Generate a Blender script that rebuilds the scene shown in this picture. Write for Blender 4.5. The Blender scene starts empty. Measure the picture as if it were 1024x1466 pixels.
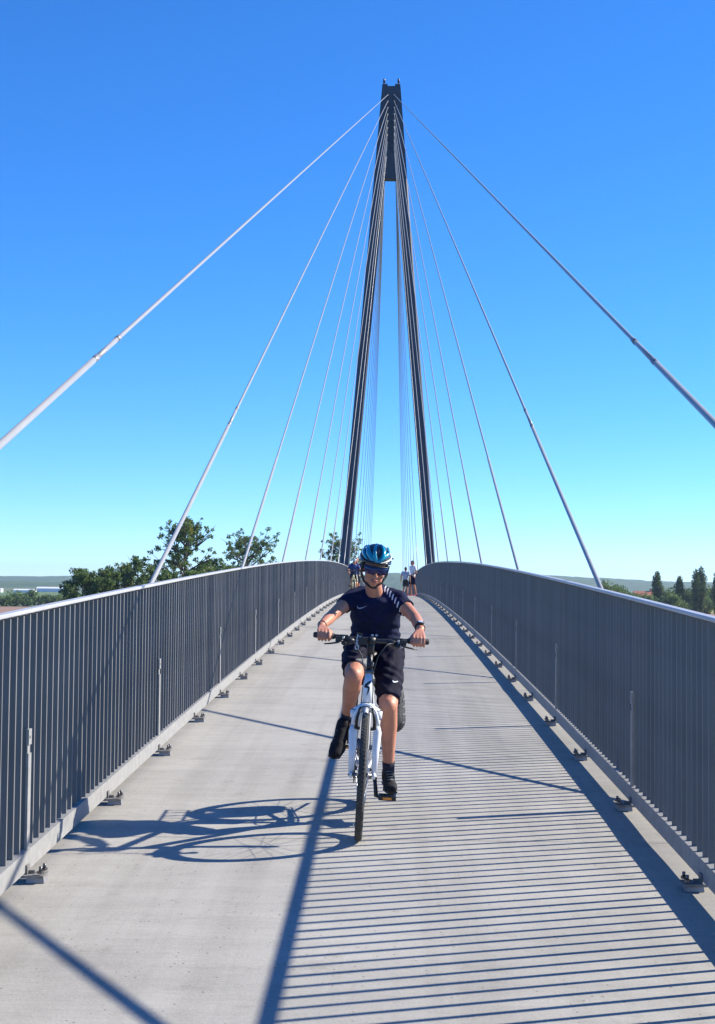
import bpy, bmesh, math, random
import numpy as np
from mathutils import Vector, Matrix, Euler
from mathutils.bvhtree import BVHTree

# ------------------------------------------------------------ camera, world, sun, exposure
scene = bpy.context.scene
COL = scene.collection
R = math.radians
PI = math.pi

DA, DB = 0.03805, 0.00032          # arch of the deck: z = DA*y - DB*y*y


def deck_z(y):
    if y < -2:
        return DA * y - DB * 4 + 0.0
    if y > 150:
        s = DA - 2 * DB * 150
        return DA * 150 - DB * 22500 + s * (y - 150)
    return DA * y - DB * y * y


EYE = Vector((0.104, 0.0, 1.656))
cam_d = bpy.data.cameras.new('camera')
cam = bpy.data.objects.new('camera', cam_d)
COL.objects.link(cam)
yaw, pitch, roll = 0.0205, 0.0484, 0.009
cam.matrix_world = (Matrix.Translation(EYE) @ Matrix.Rotation(yaw, 4, 'Z') @
                    Matrix.Rotation(PI / 2 + pitch, 4, 'X') @ Matrix.Rotation(roll, 4, 'Z'))
cam_d.sensor_fit = 'VERTICAL'
cam_d.sensor_height = 24.0
cam_d.lens = 24.0 * 2117 / 1466
cam_d.clip_start = 0.1
cam_d.clip_end = 20000
scene.camera = cam

SUN_EL = R(32.6)
SUN_AZ = R(71.7)                    # clockwise from +Y towards +X
world = bpy.data.worlds.new('World')
scene.world = world
world.use_nodes = True
wn = world.node_tree
wn.nodes.clear()
w_out = wn.nodes.new('ShaderNodeOutputWorld')
w_bg = wn.nodes.new('ShaderNodeBackground')
w_sky = wn.nodes.new('ShaderNodeTexSky')
w_sky.sky_type = 'NISHITA'
w_sky.sun_disc = False
w_sky.sun_elevation = SUN_EL
w_sky.sun_rotation = SUN_AZ
w_sky.altitude = 4500
w_sky.air_density = 1.25
w_sky.dust_density = 0.0
w_sky.ozone_density = 9.5
w_hs = wn.nodes.new('ShaderNodeHueSaturation')
w_hs.inputs['Saturation'].default_value = 1.12
w_hs.inputs['Hue'].default_value = 0.503
w_bg.inputs['Strength'].default_value = 0.135
wn.links.new(w_sky.outputs[0], w_hs.inputs['Color'])
wn.links.new(w_hs.outputs[0], w_bg.inputs['Color'])
wn.links.new(w_bg.outputs[0], w_out.inputs['Surface'])

sun_d = bpy.data.lights.new('sun', 'SUN')
sun_d.energy = 5.0
sun_d.angle = R(0.55)
sun_d.color = (1.0, 0.925, 0.79)
sun = bpy.data.objects.new('sun', sun_d)
COL.objects.link(sun)
to_sun = Vector((math.sin(SUN_AZ) * math.cos(SUN_EL), math.cos(SUN_AZ) * math.cos(SUN_EL), math.sin(SUN_EL)))
sun.rotation_euler = to_sun.to_track_quat('Z', 'Y').to_euler()
sun.location = (30, 20, 40)

scene.view_settings.view_transform = 'Standard'
scene.view_settings.look = 'None'
scene.view_settings.exposure = 0.88
scene.view_settings.gamma = 1.0
scene.view_settings.use_curve_mapping = False
scene.cycles.volume_bounces = 0
scene.cycles.max_bounces = 8

rnd = random.Random(7)
nrs = np.random.RandomState(11)


# ------------------------------------------------------------ materials
def mat(name, color, rough=0.6, metal=0.0, var=0.12, scale=8.0, bump=0.0, bscale=60.0, color2=None, spec=0.5,
        detail=6.0, coat=0.0, emit=None, trans=0.0, objcoord=True):
    m = bpy.data.materials.new(name)
    m.use_nodes = True
    nt = m.node_tree
    b = nt.nodes['Principled BSDF']
    b.inputs['Roughness'].default_value = rough
    b.inputs['Metallic'].default_value = metal
    b.inputs['Specular IOR Level'].default_value = spec
    b.inputs['Coat Weight'].default_value = coat
    tc = nt.nodes.new('ShaderNodeTexCoord')
    no = nt.nodes.new('ShaderNodeTexNoise')
    no.inputs['Scale'].default_value = scale
    no.inputs['Detail'].default_value = detail
    nt.links.new(tc.outputs['Object'], no.inputs['Vector'])
    cr = nt.nodes.new('ShaderNodeValToRGB')
    c = color
    if color2 is None:
        a0 = [max(0, v * (1 - var)) for v in c]
        a1 = [min(1, v * (1 + var)) for v in c]
    else:
        a0, a1 = c, color2
    cr.color_ramp.elements[0].color = (*a0, 1)
    cr.color_ramp.elements[1].color = (*a1, 1)
    cr.color_ramp.elements[0].position = 0.3
    cr.color_ramp.elements[1].position = 0.7
    nt.links.new(no.outputs['Fac'], cr.inputs['Fac'])
    nt.links.new(cr.outputs['Color'], b.inputs['Base Color'])
    if bump > 0:
        n2 = nt.nodes.new('ShaderNodeTexNoise')
        n2.inputs['Scale'].default_value = bscale
        n2.inputs['Detail'].default_value = 4
        nt.links.new(tc.outputs['Object'], n2.inputs['Vector'])
        bp = nt.nodes.new('ShaderNodeBump')
        bp.inputs['Strength'].default_value = bump
        bp.inputs['Distance'].default_value = 0.01
        nt.links.new(n2.outputs['Fac'], bp.inputs['Height'])
        nt.links.new(bp.outputs['Normal'], b.inputs['Normal'])
    return m


def mat_concrete():
    m = bpy.data.materials.new('concrete_deck')
    m.use_nodes = True
    nt = m.node_tree
    L = nt.links.new
    N = nt.nodes.new
    b = nt.nodes['Principled BSDF']
    b.inputs['Roughness'].default_value = 0.88
    b.inputs['Specular IOR Level'].default_value = 0.3
    geo = N('ShaderNodeNewGeometry')
    mp = N('ShaderNodeMapping')
    mp.inputs['Scale'].default_value = (0.55, 2.2, 1)
    L(geo.outputs['Position'], mp.inputs['Vector'])

    def noise(scale, detail, src, rough=0.6):
        n = N('ShaderNodeTexNoise')
        n.inputs['Scale'].default_value = scale
        n.inputs['Detail'].default_value = detail
        n.inputs['Roughness'].default_value = rough
        L(src, n.inputs['Vector'])
        return n.outputs['Fac']
    big = noise(0.8, 6, geo.outputs['Position'])
    brush = noise(3.0, 5, mp.outputs['Vector'])
    mp2 = N('ShaderNodeMapping')
    mp2.inputs['Scale'].default_value = (6, 60, 1)
    L(geo.outputs['Position'], mp2.inputs['Vector'])
    broom = noise(1.0, 3, mp2.outputs['Vector'])
    fine = noise(90, 5, geo.outputs['Position'], 0.7)

    def ramp(src, p0, c0, p1, c1):
        r = N('ShaderNodeValToRGB')
        r.color_ramp.elements[0].position = p0
        r.color_ramp.elements[0].color = (*c0, 1)
        r.color_ramp.elements[1].position = p1
        r.color_ramp.elements[1].color = (*c1, 1)
        L(src, r.inputs['Fac'])
        return r.outputs['Color']

    def mul(a, c):
        x = N('ShaderNodeMix')
        x.data_type = 'RGBA'
        x.blend_type = 'MULTIPLY'
        x.inputs[0].default_value = 1
        L(a, x.inputs[6])
        L(c, x.inputs[7])
        return x.outputs[2]
    col = ramp(big, 0.3, (0.350, 0.336, 0.304), 0.72, (0.440, 0.423, 0.382))
    col = mul(col, ramp(brush, 0.3, (0.90, 0.90, 0.90), 0.7, (1.04, 1.04, 1.04)))
    col = mul(col, ramp(broom, 0.3, (0.95, 0.95, 0.95), 0.7, (1.03, 1.03, 1.03)))
    col = mul(col, ramp(fine, 0.3, (0.84, 0.84, 0.84), 0.65, (1.04, 1.04, 1.04)))
    mp3 = N('ShaderNodeMapping')                         # faint wheel tracks along the bridge
    mp3.inputs['Scale'].default_value = (5.0, 0.12, 1)
    L(geo.outputs['Position'], mp3.inputs['Vector'])
    trk = noise(1.0, 4, mp3.outputs['Vector'])
    col = mul(col, ramp(trk, 0.34, (0.91, 0.905, 0.90), 0.55, (1.02, 1.02, 1.02)))
    st3 = noise(4.5, 7, geo.outputs['Position'], 0.72)   # small dirty stains
    col = mul(col, ramp(st3, 0.30, (0.80, 0.79, 0.77), 0.43, (1.0, 1.0, 1.0)))
    sx = N('ShaderNodeSeparateXYZ')
    L(geo.outputs['Position'], sx.inputs[0])
    ab = N('ShaderNodeMath')
    ab.operation = 'ABSOLUTE'
    L(sx.outputs[0], ab.inputs[0])
    ed = N('ShaderNodeMath')
    ed.operation = 'MULTIPLY_ADD'
    ed.inputs[1].default_value = 0.35
    L(st3, ed.inputs[0])
    L(ab.outputs[0], ed.inputs[2])
    col = mul(col, ramp(ed.outputs[0], 0.0, (1, 1, 1), 1.0, (1, 1, 1)))
    mr = N('ShaderNodeMapRange')
    mr.inputs[1].default_value = 1.50
    mr.inputs[2].default_value = 1.85
    L(ed.outputs[0], mr.inputs[0])
    col = mul(col, ramp(mr.outputs[0], 0.0, (1, 1, 1), 1.0, (0.80, 0.78, 0.74)))
    vo = N('ShaderNodeTexVoronoi')                       # pock marks, in patches
    vo.inputs['Scale'].default_value = 26
    L(geo.outputs['Position'], vo.inputs['Vector'])
    pit = ramp(vo.outputs['Distance'], 0.10, (0, 0, 0), 0.17, (1, 1, 1))
    patch = noise(1.7, 3, geo.outputs['Position'])
    sel = N('ShaderNodeMath')
    sel.operation = 'GREATER_THAN'
    sel.inputs[1].default_value = 0.74
    sp = N('ShaderNodeSeparateColor')
    L(vo.outputs['Color'], sp.inputs[0])
    ad = N('ShaderNodeMath')
    ad.operation = 'MULTIPLY_ADD'
    ad.inputs[1].default_value = 0.75
    L(patch, ad.inputs[0])
    sc = N('ShaderNodeMath')
    sc.operation = 'MULTIPLY'
    sc.inputs[1].default_value = 0.5
    L(sp.outputs[0], sc.inputs[0])
    L(sc.outputs[0], ad.inputs[2])
    L(ad.outputs[0], sel.inputs[0])
    mx = N('ShaderNodeMix')
    mx.data_type = 'RGBA'
    L(sel.outputs[0], mx.inputs[0])
    mx.inputs[6].default_value = (1, 1, 1, 1)
    L(pit, mx.inputs[7])
    pitm = N('ShaderNodeMix')
    pitm.data_type = 'RGBA'
    L(mx.outputs[2], pitm.inputs[0])
    pitm.inputs[6].default_value = (0.55, 0.52, 0.5, 1)
    pitm.inputs[7].default_value = (1, 1, 1, 1)
    col = mul(col, pitm.outputs[2])
    L(col, b.inputs['Base Color'])
    hb = N('ShaderNodeMath')
    hb.operation = 'ADD'
    L(fine, hb.inputs[0])
    L(mx.outputs[2], hb.inputs[1])
    bp = N('ShaderNodeBump')
    bp.inputs['Strength'].default_value = 0.35
    bp.inputs['Distance'].default_value = 0.004
    L(hb.outputs[0], bp.inputs['Height'])
    L(bp.outputs['Normal'], b.inputs['Normal'])
    return m


def mat_leaf(name, c1, c2, c3=None, scale=0.5):
    m = bpy.data.materials.new(name)
    m.use_nodes = True
    nt = m.node_tree
    b = nt.nodes['Principled BSDF']
    b.inputs['Roughness'].default_value = 0.6
    b.inputs['Specular IOR Level'].default_value = 0.25
    tc = nt.nodes.new('ShaderNodeTexCoord')
    no = nt.nodes.new('ShaderNodeTexNoise')
    no.inputs['Scale'].default_value = scale
    no.inputs['Detail'].default_value = 3
    nt.links.new(tc.outputs['Object'], no.inputs['Vector'])
    cr = nt.nodes.new('ShaderNodeValToRGB')
    cr.color_ramp.elements[0].color = (*c1, 1)
    cr.color_ramp.elements[0].position = 0.35
    cr.color_ramp.elements[1].color = (*c2, 1)
    cr.color_ramp.elements[1].position = 0.62
    if c3:
        e = cr.color_ramp.elements.new(0.70)
        e.color = (*c3, 1)
    nt.links.new(no.outputs['Fac'], cr.inputs['Fac'])
    nt.links.new(cr.outputs['Color'], b.inputs['Base Color'])
    tr = nt.nodes.new('ShaderNodeBsdfTranslucent')
    nt.links.new(cr.outputs['Color'], tr.inputs['Color'])
    mx = nt.nodes.new('ShaderNodeMixShader')
    mx.inputs[0].default_value = 0.42
    nt.links.new(b.outputs[0], mx.inputs[1])
    nt.links.new(tr.outputs[0], mx.inputs[2])
    nt.links.new(mx.outputs[0], nt.nodes['Material Output'].inputs['Surface'])
    return m


M = dict(
    concrete=mat_concrete(),
    rail=mat('galvanised_slat', (0.155, 0.155, 0.155), rough=0.6, metal=0.0, var=0.12, scale=3, bump=0.1, bscale=120),
    foot=mat('weathered_foot_steel', (0.12, 0.115, 0.11), color2=(0.24, 0.23, 0.22), rough=0.65, scale=25, bump=0.2),
    galv=mat('galvanised_steel', (0.26, 0.26, 0.255), rough=0.6, metal=0.0, var=0.14, scale=14, bump=0.1),
    handrail=mat('handrail_metal', (0.42, 0.42, 0.42), rough=0.4, metal=0.0, var=0.08, scale=6),
    cable=mat('cable_sheath', (0.33, 0.33, 0.32), rough=0.32, var=0.05, scale=5),
    coupler=mat('coupler_metal', (0.28, 0.28, 0.30), rough=0.5, metal=0.5),
    pylon=mat('pylon_paint', (0.055, 0.062, 0.085), rough=0.5, var=0.12, scale=0.8),
    leadd=mat('deck_edge_steel', (0.25, 0.26, 0.28), rough=0.6),
    redlamp=mat('beacon_red', (0.05, 0.01, 0.04), rough=0.3),
    water=mat('river_water', (0.03, 0.05, 0.05), rough=0.08, bump=0.25, bscale=0.6),
    bark=mat('bark', (0.075, 0.06, 0.045), rough=0.9, var=0.3, scale=3),
    white=mat('white_gloss_paint', (0.78, 0.80, 0.82), rough=0.25, var=0.03, coat=0.4),
    black=mat('black_plastic', (0.018, 0.018, 0.02), rough=0.45, var=0.2),
    rubber=mat('tyre_rubber', (0.03, 0.03, 0.032), rough=0.75, var=0.25, scale=40, bump=0.4, bscale=180),
    tread=mat('tyre_tread_dusty', (0.07, 0.068, 0.06), rough=0.85, var=0.25, scale=30, bump=0.5, bscale=200),
    alu=mat('aluminium', (0.6, 0.6, 0.62), rough=0.3, metal=0.9, var=0.05),
    steel=mat('dark_steel', (0.15, 0.15, 0.16), rough=0.35, metal=0.8),
    amber=mat('amber_reflector', (0.85, 0.28, 0.02), rough=0.2, coat=0.6),
    skin=mat('skin', (0.50, 0.215, 0.135), rough=0.5, var=0.10, scale=14, spec=0.4),
    lips=mat('lips', (0.36, 0.12, 0.10), rough=0.45),
    hair=mat('dark_hair', (0.03, 0.02, 0.015), rough=0.6),
    navy=mat('navy_jersey', (0.006, 0.009, 0.040), spec=0.22, rough=0.85, var=0.18, scale=22, bump=0.35, bscale=26),
    blackcloth=mat('black_shorts', (0.006, 0.0065, 0.020), spec=0.18, rough=0.85, var=0.25, scale=20, bump=0.3, bscale=24),
    greycloth=mat('grey_patch', (0.14, 0.145, 0.155), rough=0.7, scale=60),
    print_=mat('white_print', (0.62, 0.66, 0.74), rough=0.6, var=0.05),
    dimprint=mat('pale_blue_print', (0.24, 0.30, 0.45), rough=0.6, var=0.08),
    shoe=mat('black_shoe', (0.012, 0.012, 0.016), spec=0.2, rough=0.75, var=0.2, scale=50, bump=0.3),
    shoegrey=mat('grey_shoe_trim', (0.16, 0.17, 0.18), rough=0.5),
    sock=mat('black_sock', (0.015, 0.015, 0.035), rough=0.85, bump=0.4, bscale=200),
    hblue=mat('helmet_cyan', (0.0, 0.25, 0.37), rough=0.22, var=0.08, coat=0.7),
    hwhite=mat('helmet_pale', (0.62, 0.64, 0.60), rough=0.3, coat=0.5),
    hblack=mat('helmet_black', (0.012, 0.016, 0.024), rough=0.35, coat=0.3),
    lens=mat('blue_lens', (0.004, 0.009, 0.075), rough=0.22, coat=0.25),
    dial=mat('watch_dial', (0.55, 0.57, 0.6), rough=0.25, coat=0.5),
    tee=mat('white_tee', (0.75, 0.73, 0.72), rough=0.85, var=0.06, bump=0.3, bscale=20),
    greytee=mat('pale_grey_top', (0.45, 0.47, 0.55), rough=0.85, var=0.2, scale=10),
    red=mat('red_shoe', (0.30, 0.02, 0.05), rough=0.6),
    bluejersey=mat('blue_jersey', (0.02, 0.05, 0.18), rough=0.7, scale=10),
    yellow=mat('pale_yellow_paint', (0.75, 0.72, 0.38), rough=0.35),
    bag=mat('black_bag', (0.03, 0.03, 0.034), rough=0.65, bump=0.5, bscale=60),
    mesh=mat('grey_webbing', (0.17, 0.17, 0.18), rough=0.8),
    grass=mat('meadow', (0.06, 0.10, 0.03), color2=(0.13, 0.15, 0.06), rough=0.95, scale=0.012),
    field_g=mat('green_field', (0.09, 0.15, 0.04), rough=0.95, scale=0.03),
    field_b=mat('ploughed_field', (0.26, 0.15, 0.10), rough=0.95, scale=0.05),
    field_y=mat('stubble_field', (0.42, 0.36, 0.16), rough=0.95, scale=0.05),
    wood=mat('hill_woodland', (0.022, 0.06, 0.018), color2=(0.06, 0.11, 0.035), rough=0.95, scale=0.02),
    wall=mat('house_render', (0.62, 0.58, 0.50), rough=0.9),
    roof=mat('red_roof_tile', (0.36, 0.12, 0.075), rough=0.8, scale=2),
    shed=mat('pale_sheet_metal', (0.75, 0.76, 0.78), rough=0.5, var=0.04, scale=0.5),
    glass=mat('window_glass', (0.03, 0.04, 0.05), rough=0.1),
    pier=mat('concrete_pier', (0.36, 0.35, 0.33), rough=0.9, scale=2),
)
# each slat of the railing takes its own slight tone
_nt = M['rail'].node_tree
_b = _nt.nodes['Principled BSDF']
_src = _b.inputs['Base Color'].links[0].from_socket
_oi = _nt.nodes.new('ShaderNodeObjectInfo')
_mr = _nt.nodes.new('ShaderNodeMapRange')
_mr.inputs[3].default_value = 0.91
_mr.inputs[4].default_value = 1.09
_nt.links.new(_oi.outputs['Random'], _mr.inputs[0])
_vm = _nt.nodes.new('ShaderNodeVectorMath')
_vm.operation = 'SCALE'
_nt.links.new(_src, _vm.inputs[0])
_nt.links.new(_mr.outputs[0], _vm.inputs['Scale'])
_nt.links.new(_vm.outputs[0], _b.inputs['Base Color'])
LEAF = dict(
    mid=mat_leaf('leaf_mid', (0.065, 0.115, 0.03), (0.17, 0.24, 0.065)),
    autumn=mat_leaf('leaf_turning', (0.065, 0.115, 0.03), (0.17, 0.24, 0.06), (0.32, 0.25, 0.03), 0.30),
    dark=mat_leaf('leaf_dark', (0.05, 0.10, 0.03), (0.15, 0.22, 0.06)),
    poplar=mat_leaf('leaf_poplar', (0.045, 0.085, 0.027), (0.11, 0.16, 0.055)),
    light=mat_leaf('leaf_light', (0.08, 0.13, 0.03), (0.14, 0.20, 0.05)),
)


# ------------------------------------------------------------ object helpers
def link(name, data, parent=None, loc=None, rot=None):
    o = bpy.data.objects.new(name, data)
    COL.objects.link(o)
    if parent is not None:
        o.parent = parent
    if loc is not None:
        o.location = loc
    if rot is not None:
        o.rotation_euler = rot
    return o


def tag(o, label=None, cat=None, group=None, kind=None):
    if label:
        o['label'] = label
    if cat:
        o['category'] = cat
    if group:
        o['group'] = group
    if kind:
        o['kind'] = kind
    return o


def empty(name, loc=(0, 0, 0), rot=(0, 0, 0)):
    o = link(name, None, None, loc, rot)
    o.empty_display_size = 0.2
    return o


def mesh_from(name, verts, faces, m=None, smooth=False):
    me = bpy.data.meshes.new(name)
    me.from_pydata([tuple(v) for v in verts], [], faces)
    if m:
        me.materials.append(m)
    if smooth:
        me.polygons.foreach_set('use_smooth', [True] * len(me.polygons))
    me.update()
    return me


class MB:
    """collects verts and faces, builds ONE mesh object"""
    def __init__(s):
        s.v = []
        s.f = []
        s.sm = []
        s.mi = []
        s.cur = 0

    def add(s, vs, fs, smooth=False):
        b = len(s.v)
        s.v += [tuple(v) for v in vs]
        s.f += [tuple(i + b for i in f) for f in fs]
        s.sm += [smooth] * len(fs)
        s.mi += [s.cur] * len(fs)
        return s

    def box(s, c, d, rot=None, taper=1.0):
        hx, hy, hz = d[0] / 2, d[1] / 2, d[2] / 2
        vs = []
        for z in (-1, 1):
            t = taper if z > 0 else 1
            for x, y in ((-1, -1), (1, -1), (1, 1), (-1, 1)):
                p = Vector((x * hx * t, y * hy * t, z * hz))
                if rot is not None:
                    p = rot @ p
                vs.append(p + Vector(c))
        return s.add(vs, [(3, 2, 1, 0), (4, 5, 6, 7), (0, 1, 5, 4), (1, 2, 6, 5), (2, 3, 7, 6), (3, 0, 4, 7)])

    def tube(s, pts, rs, n=10, caps=True, smooth=True, flat=1.0, up=None):
        pts = [Vector(p) for p in pts]
        if not hasattr(rs, '__len__'):
            rs = [rs] * len(pts)
        vs = []
        prev = None
        for i, p in enumerate(pts):
            a = pts[max(0, i - 1)]
            b = pts[min(len(pts) - 1, i + 1)]
            t = (b - a).normalized()
            if prev is None:
                u = Vector(up) if up else (Vector((0, 0, 1)) if abs(t.z) < 0.9 else Vector((1, 0, 0)))
            else:
                u = prev
            u = (u - t * u.dot(t)).normalized()
            prev = u
            w = t.cross(u)
            for k in range(n):
                an = 2 * PI * k / n
                vs.append(p + u * math.cos(an) * rs[i] * flat + w * math.sin(an) * rs[i])
        fs = []
        for i in range(len(pts) - 1):
            for k in range(n):
                k2 = (k + 1) % n
                fs.append((i * n + k, i * n + k2, (i + 1) * n + k2, (i + 1) * n + k))
        s.add(vs, fs, smooth)
        if caps:
            b = len(s.v) - len(vs)
            s.f.append(tuple(b + k for k in range(n))[::-1])
            s.f.append(tuple(b + (len(pts) - 1) * n + k for k in range(n)))
            s.sm += [False, False]
            s.mi += [s.cur] * 2
        return s

    def blob(s, c, r, rot=None, n=16, m=10, smooth=True):
        vs = [Vector((0, 0, -1))]
        for i in range(1, m):
            a = -PI / 2 + PI * i / m
            for k in range(n):
                b = 2 * PI * k / n
                vs.append(Vector((math.cos(a) * math.cos(b), math.cos(a) * math.sin(b), math.sin(a))))
        vs.append(Vector((0, 0, 1)))
        fs = [(0, 1 + (k + 1) % n, 1 + k) for k in range(n)]
        for i in range(m - 2):
            for k in range(n):
                a = 1 + i * n + k
                b = 1 + i * n + (k + 1) % n
                fs.append((a, b, b + n, a + n))
        top = len(vs) - 1
        fs += [(1 + (m - 2) * n + k, 1 + (m - 2) * n + (k + 1) % n, top) for k in range(n)]
        r = Vector(r) if hasattr(r, '__len__') else Vector((r, r, r))
        out = []
        for v in vs:
            q = Vector((v.x * r.x, v.y * r.y, v.z * r.z))
            if rot is not None:
                q = rot @ q
            out.append(q + Vector(c))
        return s.add(out, fs, smooth)

    def limb(s, pts, rs, n=14, flat=1.0, up=None):
        """a tube with round ends at every joint: closed pieces for a remesh union"""
        pts = [Vector(p) for p in pts]
        s.tube(pts, rs, n, True, True, flat, up)
        for p, r in zip(pts, rs):
            s.blob(p, r * (0.99 if flat >= 1 else flat), n=12, m=8)
        return s

    def torus(s, c, Rr, r, axis='X', n=72, m=10, smooth=True, arc=(0, 2 * PI), flatx=1.0):
        vs = []
        full = abs(arc[1] - arc[0] - 2 * PI) < 1e-6
        cnt = n if full else n + 1
        for i in range(cnt):
            a = arc[0] + (arc[1] - arc[0]) * i / n
            for k in range(m):
                b = 2 * PI * k / m
                rr = Rr + r * math.cos(b)
                x = r * math.sin(b) * flatx
                p = Vector((x, rr * math.cos(a), rr * math.sin(a)))
                if axis == 'Z':
                    p = Vector((p.y, p.z, p.x))
                vs.append(p + Vector(c))
        fs = []
        for i in range(n):
            j = (i + 1) % cnt
            for k in range(m):
                k2 = (k + 1) % m
                fs.append((i * m + k, j * m + k, j * m + k2, i * m + k2))
        return s.add(vs, fs, smooth)

    def mesh(s, name, mats):
        me = bpy.data.meshes.new(name)
        me.from_pydata(s.v, [], s.f)
        if not isinstance(mats, (list, tuple)):
            mats = [mats]
        for m in mats:
            me.materials.append(m)
        me.polygons.foreach_set('use_smooth', s.sm)
        me.polygons.foreach_set('material_index', s.mi)
        me.update()
        return me

    def build(s, name, mats, parent=None, loc=None, rot=None):
        return link(name, s.mesh(name, mats), parent, loc, rot)

    def xform(s, mtx):
        s.v = [tuple(mtx @ Vector(v)) for v in s.v]
        return s


def remesh_obj(o, voxel, smooth=6, fac=0.5, sub=0):
    """fuse the closed pieces of o into one continuous skin and store it as plain mesh"""
    md = o.modifiers.new('r', 'REMESH')
    md.mode = 'VOXEL'
    md.voxel_size = voxel
    md.use_smooth_shade = True
    if smooth:
        sm = o.modifiers.new('s', 'SMOOTH')
        sm.factor = fac
        sm.iterations = smooth
    bpy.context.view_layer.update()
    dg = bpy.context.evaluated_depsgraph_get()
    ev = o.evaluated_get(dg)
    me = bpy.data.meshes.new_from_object(ev)
    o.modifiers.clear()
    mats = list(o.data.materials)
    o.data = me
    me.materials.clear()
    for m in mats:
        me.materials.append(m)
    me.polygons.foreach_set('use_smooth', [True] * len(me.polygons))
    me.polygons.foreach_set('material_index', [0] * len(me.polygons))
    me.update()
    return o


def bvh_of(objs):
    vs = []
    fs = []
    for o in objs:
        b = len(vs)
        mw = o.matrix_basis
        vs += [mw @ v.co for v in o.data.vertices]
        fs += [[i + b for i in p.vertices] for p in o.data.polygons]
    return BVHTree.FromPolygons(vs, fs)


def decal(name, m, tree, quads, origin_fn, dirv, parent=None, off=0.0015):
    """print on cloth: small quads projected on to the surface below, each vertex laid just proud of it"""
    mb = MB()
    for q in quads:
        pts = []
        for (a, b) in q:
            o = origin_fn(a, b)
            h = tree.ray_cast(o, dirv)
            if h[0] is None:
                pts = None
                break
            pts.append(h[0] - dirv * off)
        if pts and max((pts[0] - p).length for p in pts) < 0.06:
            mb.add(pts, [tuple(range(len(pts)))])
    if not mb.v:
        return None
    return mb.build(name, m, parent)


def strip2d(pts, ws, n=1):
    """ribbon polygon (list of quads) along 2-D points with widths, resampled"""
    P2 = []
    W = []
    for i in range(len(pts) - 1):
        for k in range(n):
            t = k / n
            P2.append((pts[i][0] * (1 - t) + pts[i + 1][0] * t, pts[i][1] * (1 - t) + pts[i + 1][1] * t))
            W.append(ws[i] * (1 - t) + ws[i + 1] * t)
    P2.append(pts[-1])
    W.append(ws[-1])
    L = []
    for i in range(len(P2)):
        a = P2[max(0, i - 1)]
        b = P2[min(len(P2) - 1, i + 1)]
        dx, dy = b[0] - a[0], b[1] - a[1]
        l = math.hypot(dx, dy) or 1
        nx, ny = -dy / l, dx / l
        L.append(((P2[i][0] + nx * W[i] / 2, P2[i][1] + ny * W[i] / 2), (P2[i][0] - nx * W[i] / 2, P2[i][1] - ny * W[i] / 2)))
    return [(L[i][0], L[i][1], L[i + 1][1], L[i + 1][0]) for i in range(len(L) - 1)]


# ------------------------------------------------------------ ground, river, fields, hills
GZ = -8.0


def sheet(name, x0, x1, y0, y1, z, m, nx=1, ny=1):
    vs = [(x0 + (x1 - x0) * i / nx, y0 + (y1 - y0) * j / ny, z) for j in range(ny + 1) for i in range(nx + 1)]
    fs = [(j * (nx + 1) + i, j * (nx + 1) + i + 1, (j + 1) * (nx + 1) + i + 1, (j + 1) * (nx + 1) + i)
          for j in range(ny) for i in range(nx)]
    return tag(link(name, mesh_from(name, vs, fs, m)), kind='structure')


sheet('ground', -6000, 6000, -1500, 7000, GZ, M['grass'], 40, 30)
sheet('river', -3000, 3000, 12, 150, GZ + 0.01, M['water'])
sheet('ploughed_field', -420, -60, 380, 545, GZ + 0.02, M['field_b'])
sheet('green_field', -700, -60, 620, 1250, GZ + 0.02, M['field_g'])
sheet('stubble_field', 95, 420, 535, 640, GZ + 0.02, M['field_y'])
sheet('ploughed_field', 90, 420, 440, 530, GZ + 0.02, M['field_b'])


def ridge(name, x0, x1, y, depth, prof, seed, step=16.0, rough=3.0):
    """wooded ridge: real mound with a bumpy crown line"""
    rs = np.random.RandomState(seed)
    nx = int((x1 - x0) / step)
    ny = 14
    xs = np.linspace(x0, x1, nx + 1)
    hp = np.interp(xs, [p[0] for p in prof], [p[1] for p in prof])
    vs = []
    for j in range(ny + 1):
        t = j / ny
        s = math.sin(min(1.0, t * 1.25) * PI / 2) ** 0.8 if t < 0.8 else math.cos((t - 0.8) / 0.2 * PI / 2)
        bump = rs.rand(nx + 1) * rough * (1 if 0 < j < ny else 0)
        for i in range(nx + 1):
            vs.append((xs[i] + rs.uniform(-4, 4), y + t * depth + rs.uniform(-5, 5), GZ - 1 + (hp[i] - GZ) * s + bump[i] * s))
    fs = [(j * (nx + 1) + i, j * (nx + 1) + i + 1, (j + 1) * (nx + 1) + i + 1, (j + 1) * (nx + 1) + i)
          for j in range(ny) for i in range(nx)]
    return tag(link(name, mesh_from(name, vs, fs, M['wood'])), kind='structure')


# heights are metres above the camera's ground datum (eye = 1.66)
ridge('hills', -1700, -300, 3300, 700, [(-1700, 10), (-860, 13), (-790, 15), (-770, 11), (-700, 12), (-560, 14), (-450, 8), (-300, 4)], 3)
ridge('hills', -520, 40, 3000, 600, [(-520, 4), (-300, 8), (-80, 14), (-20, 18), (30, 10), (40, 6)], 4)
ridge('hills', -60, 90, 2700, 500, [(-60, 8), (-20, 20), (10, 25.5), (30, 24.5), (42, 14), (60, 8), (90, 6)], 5, step=6, rough=1.5)
ridge('hills', 60, 1500, 2900, 700, [(60, 8), (180, 14), (300, 27), (470, 20), (640, 12), (900, 9), (1500, 5)], 6)
ridge('low_woodland', -950, -180, 2000, 250, [(-950, -0.5), (-560, 0.4), (-400, -2), (-180, 1)], 7, step=8, rough=1.5)


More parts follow.
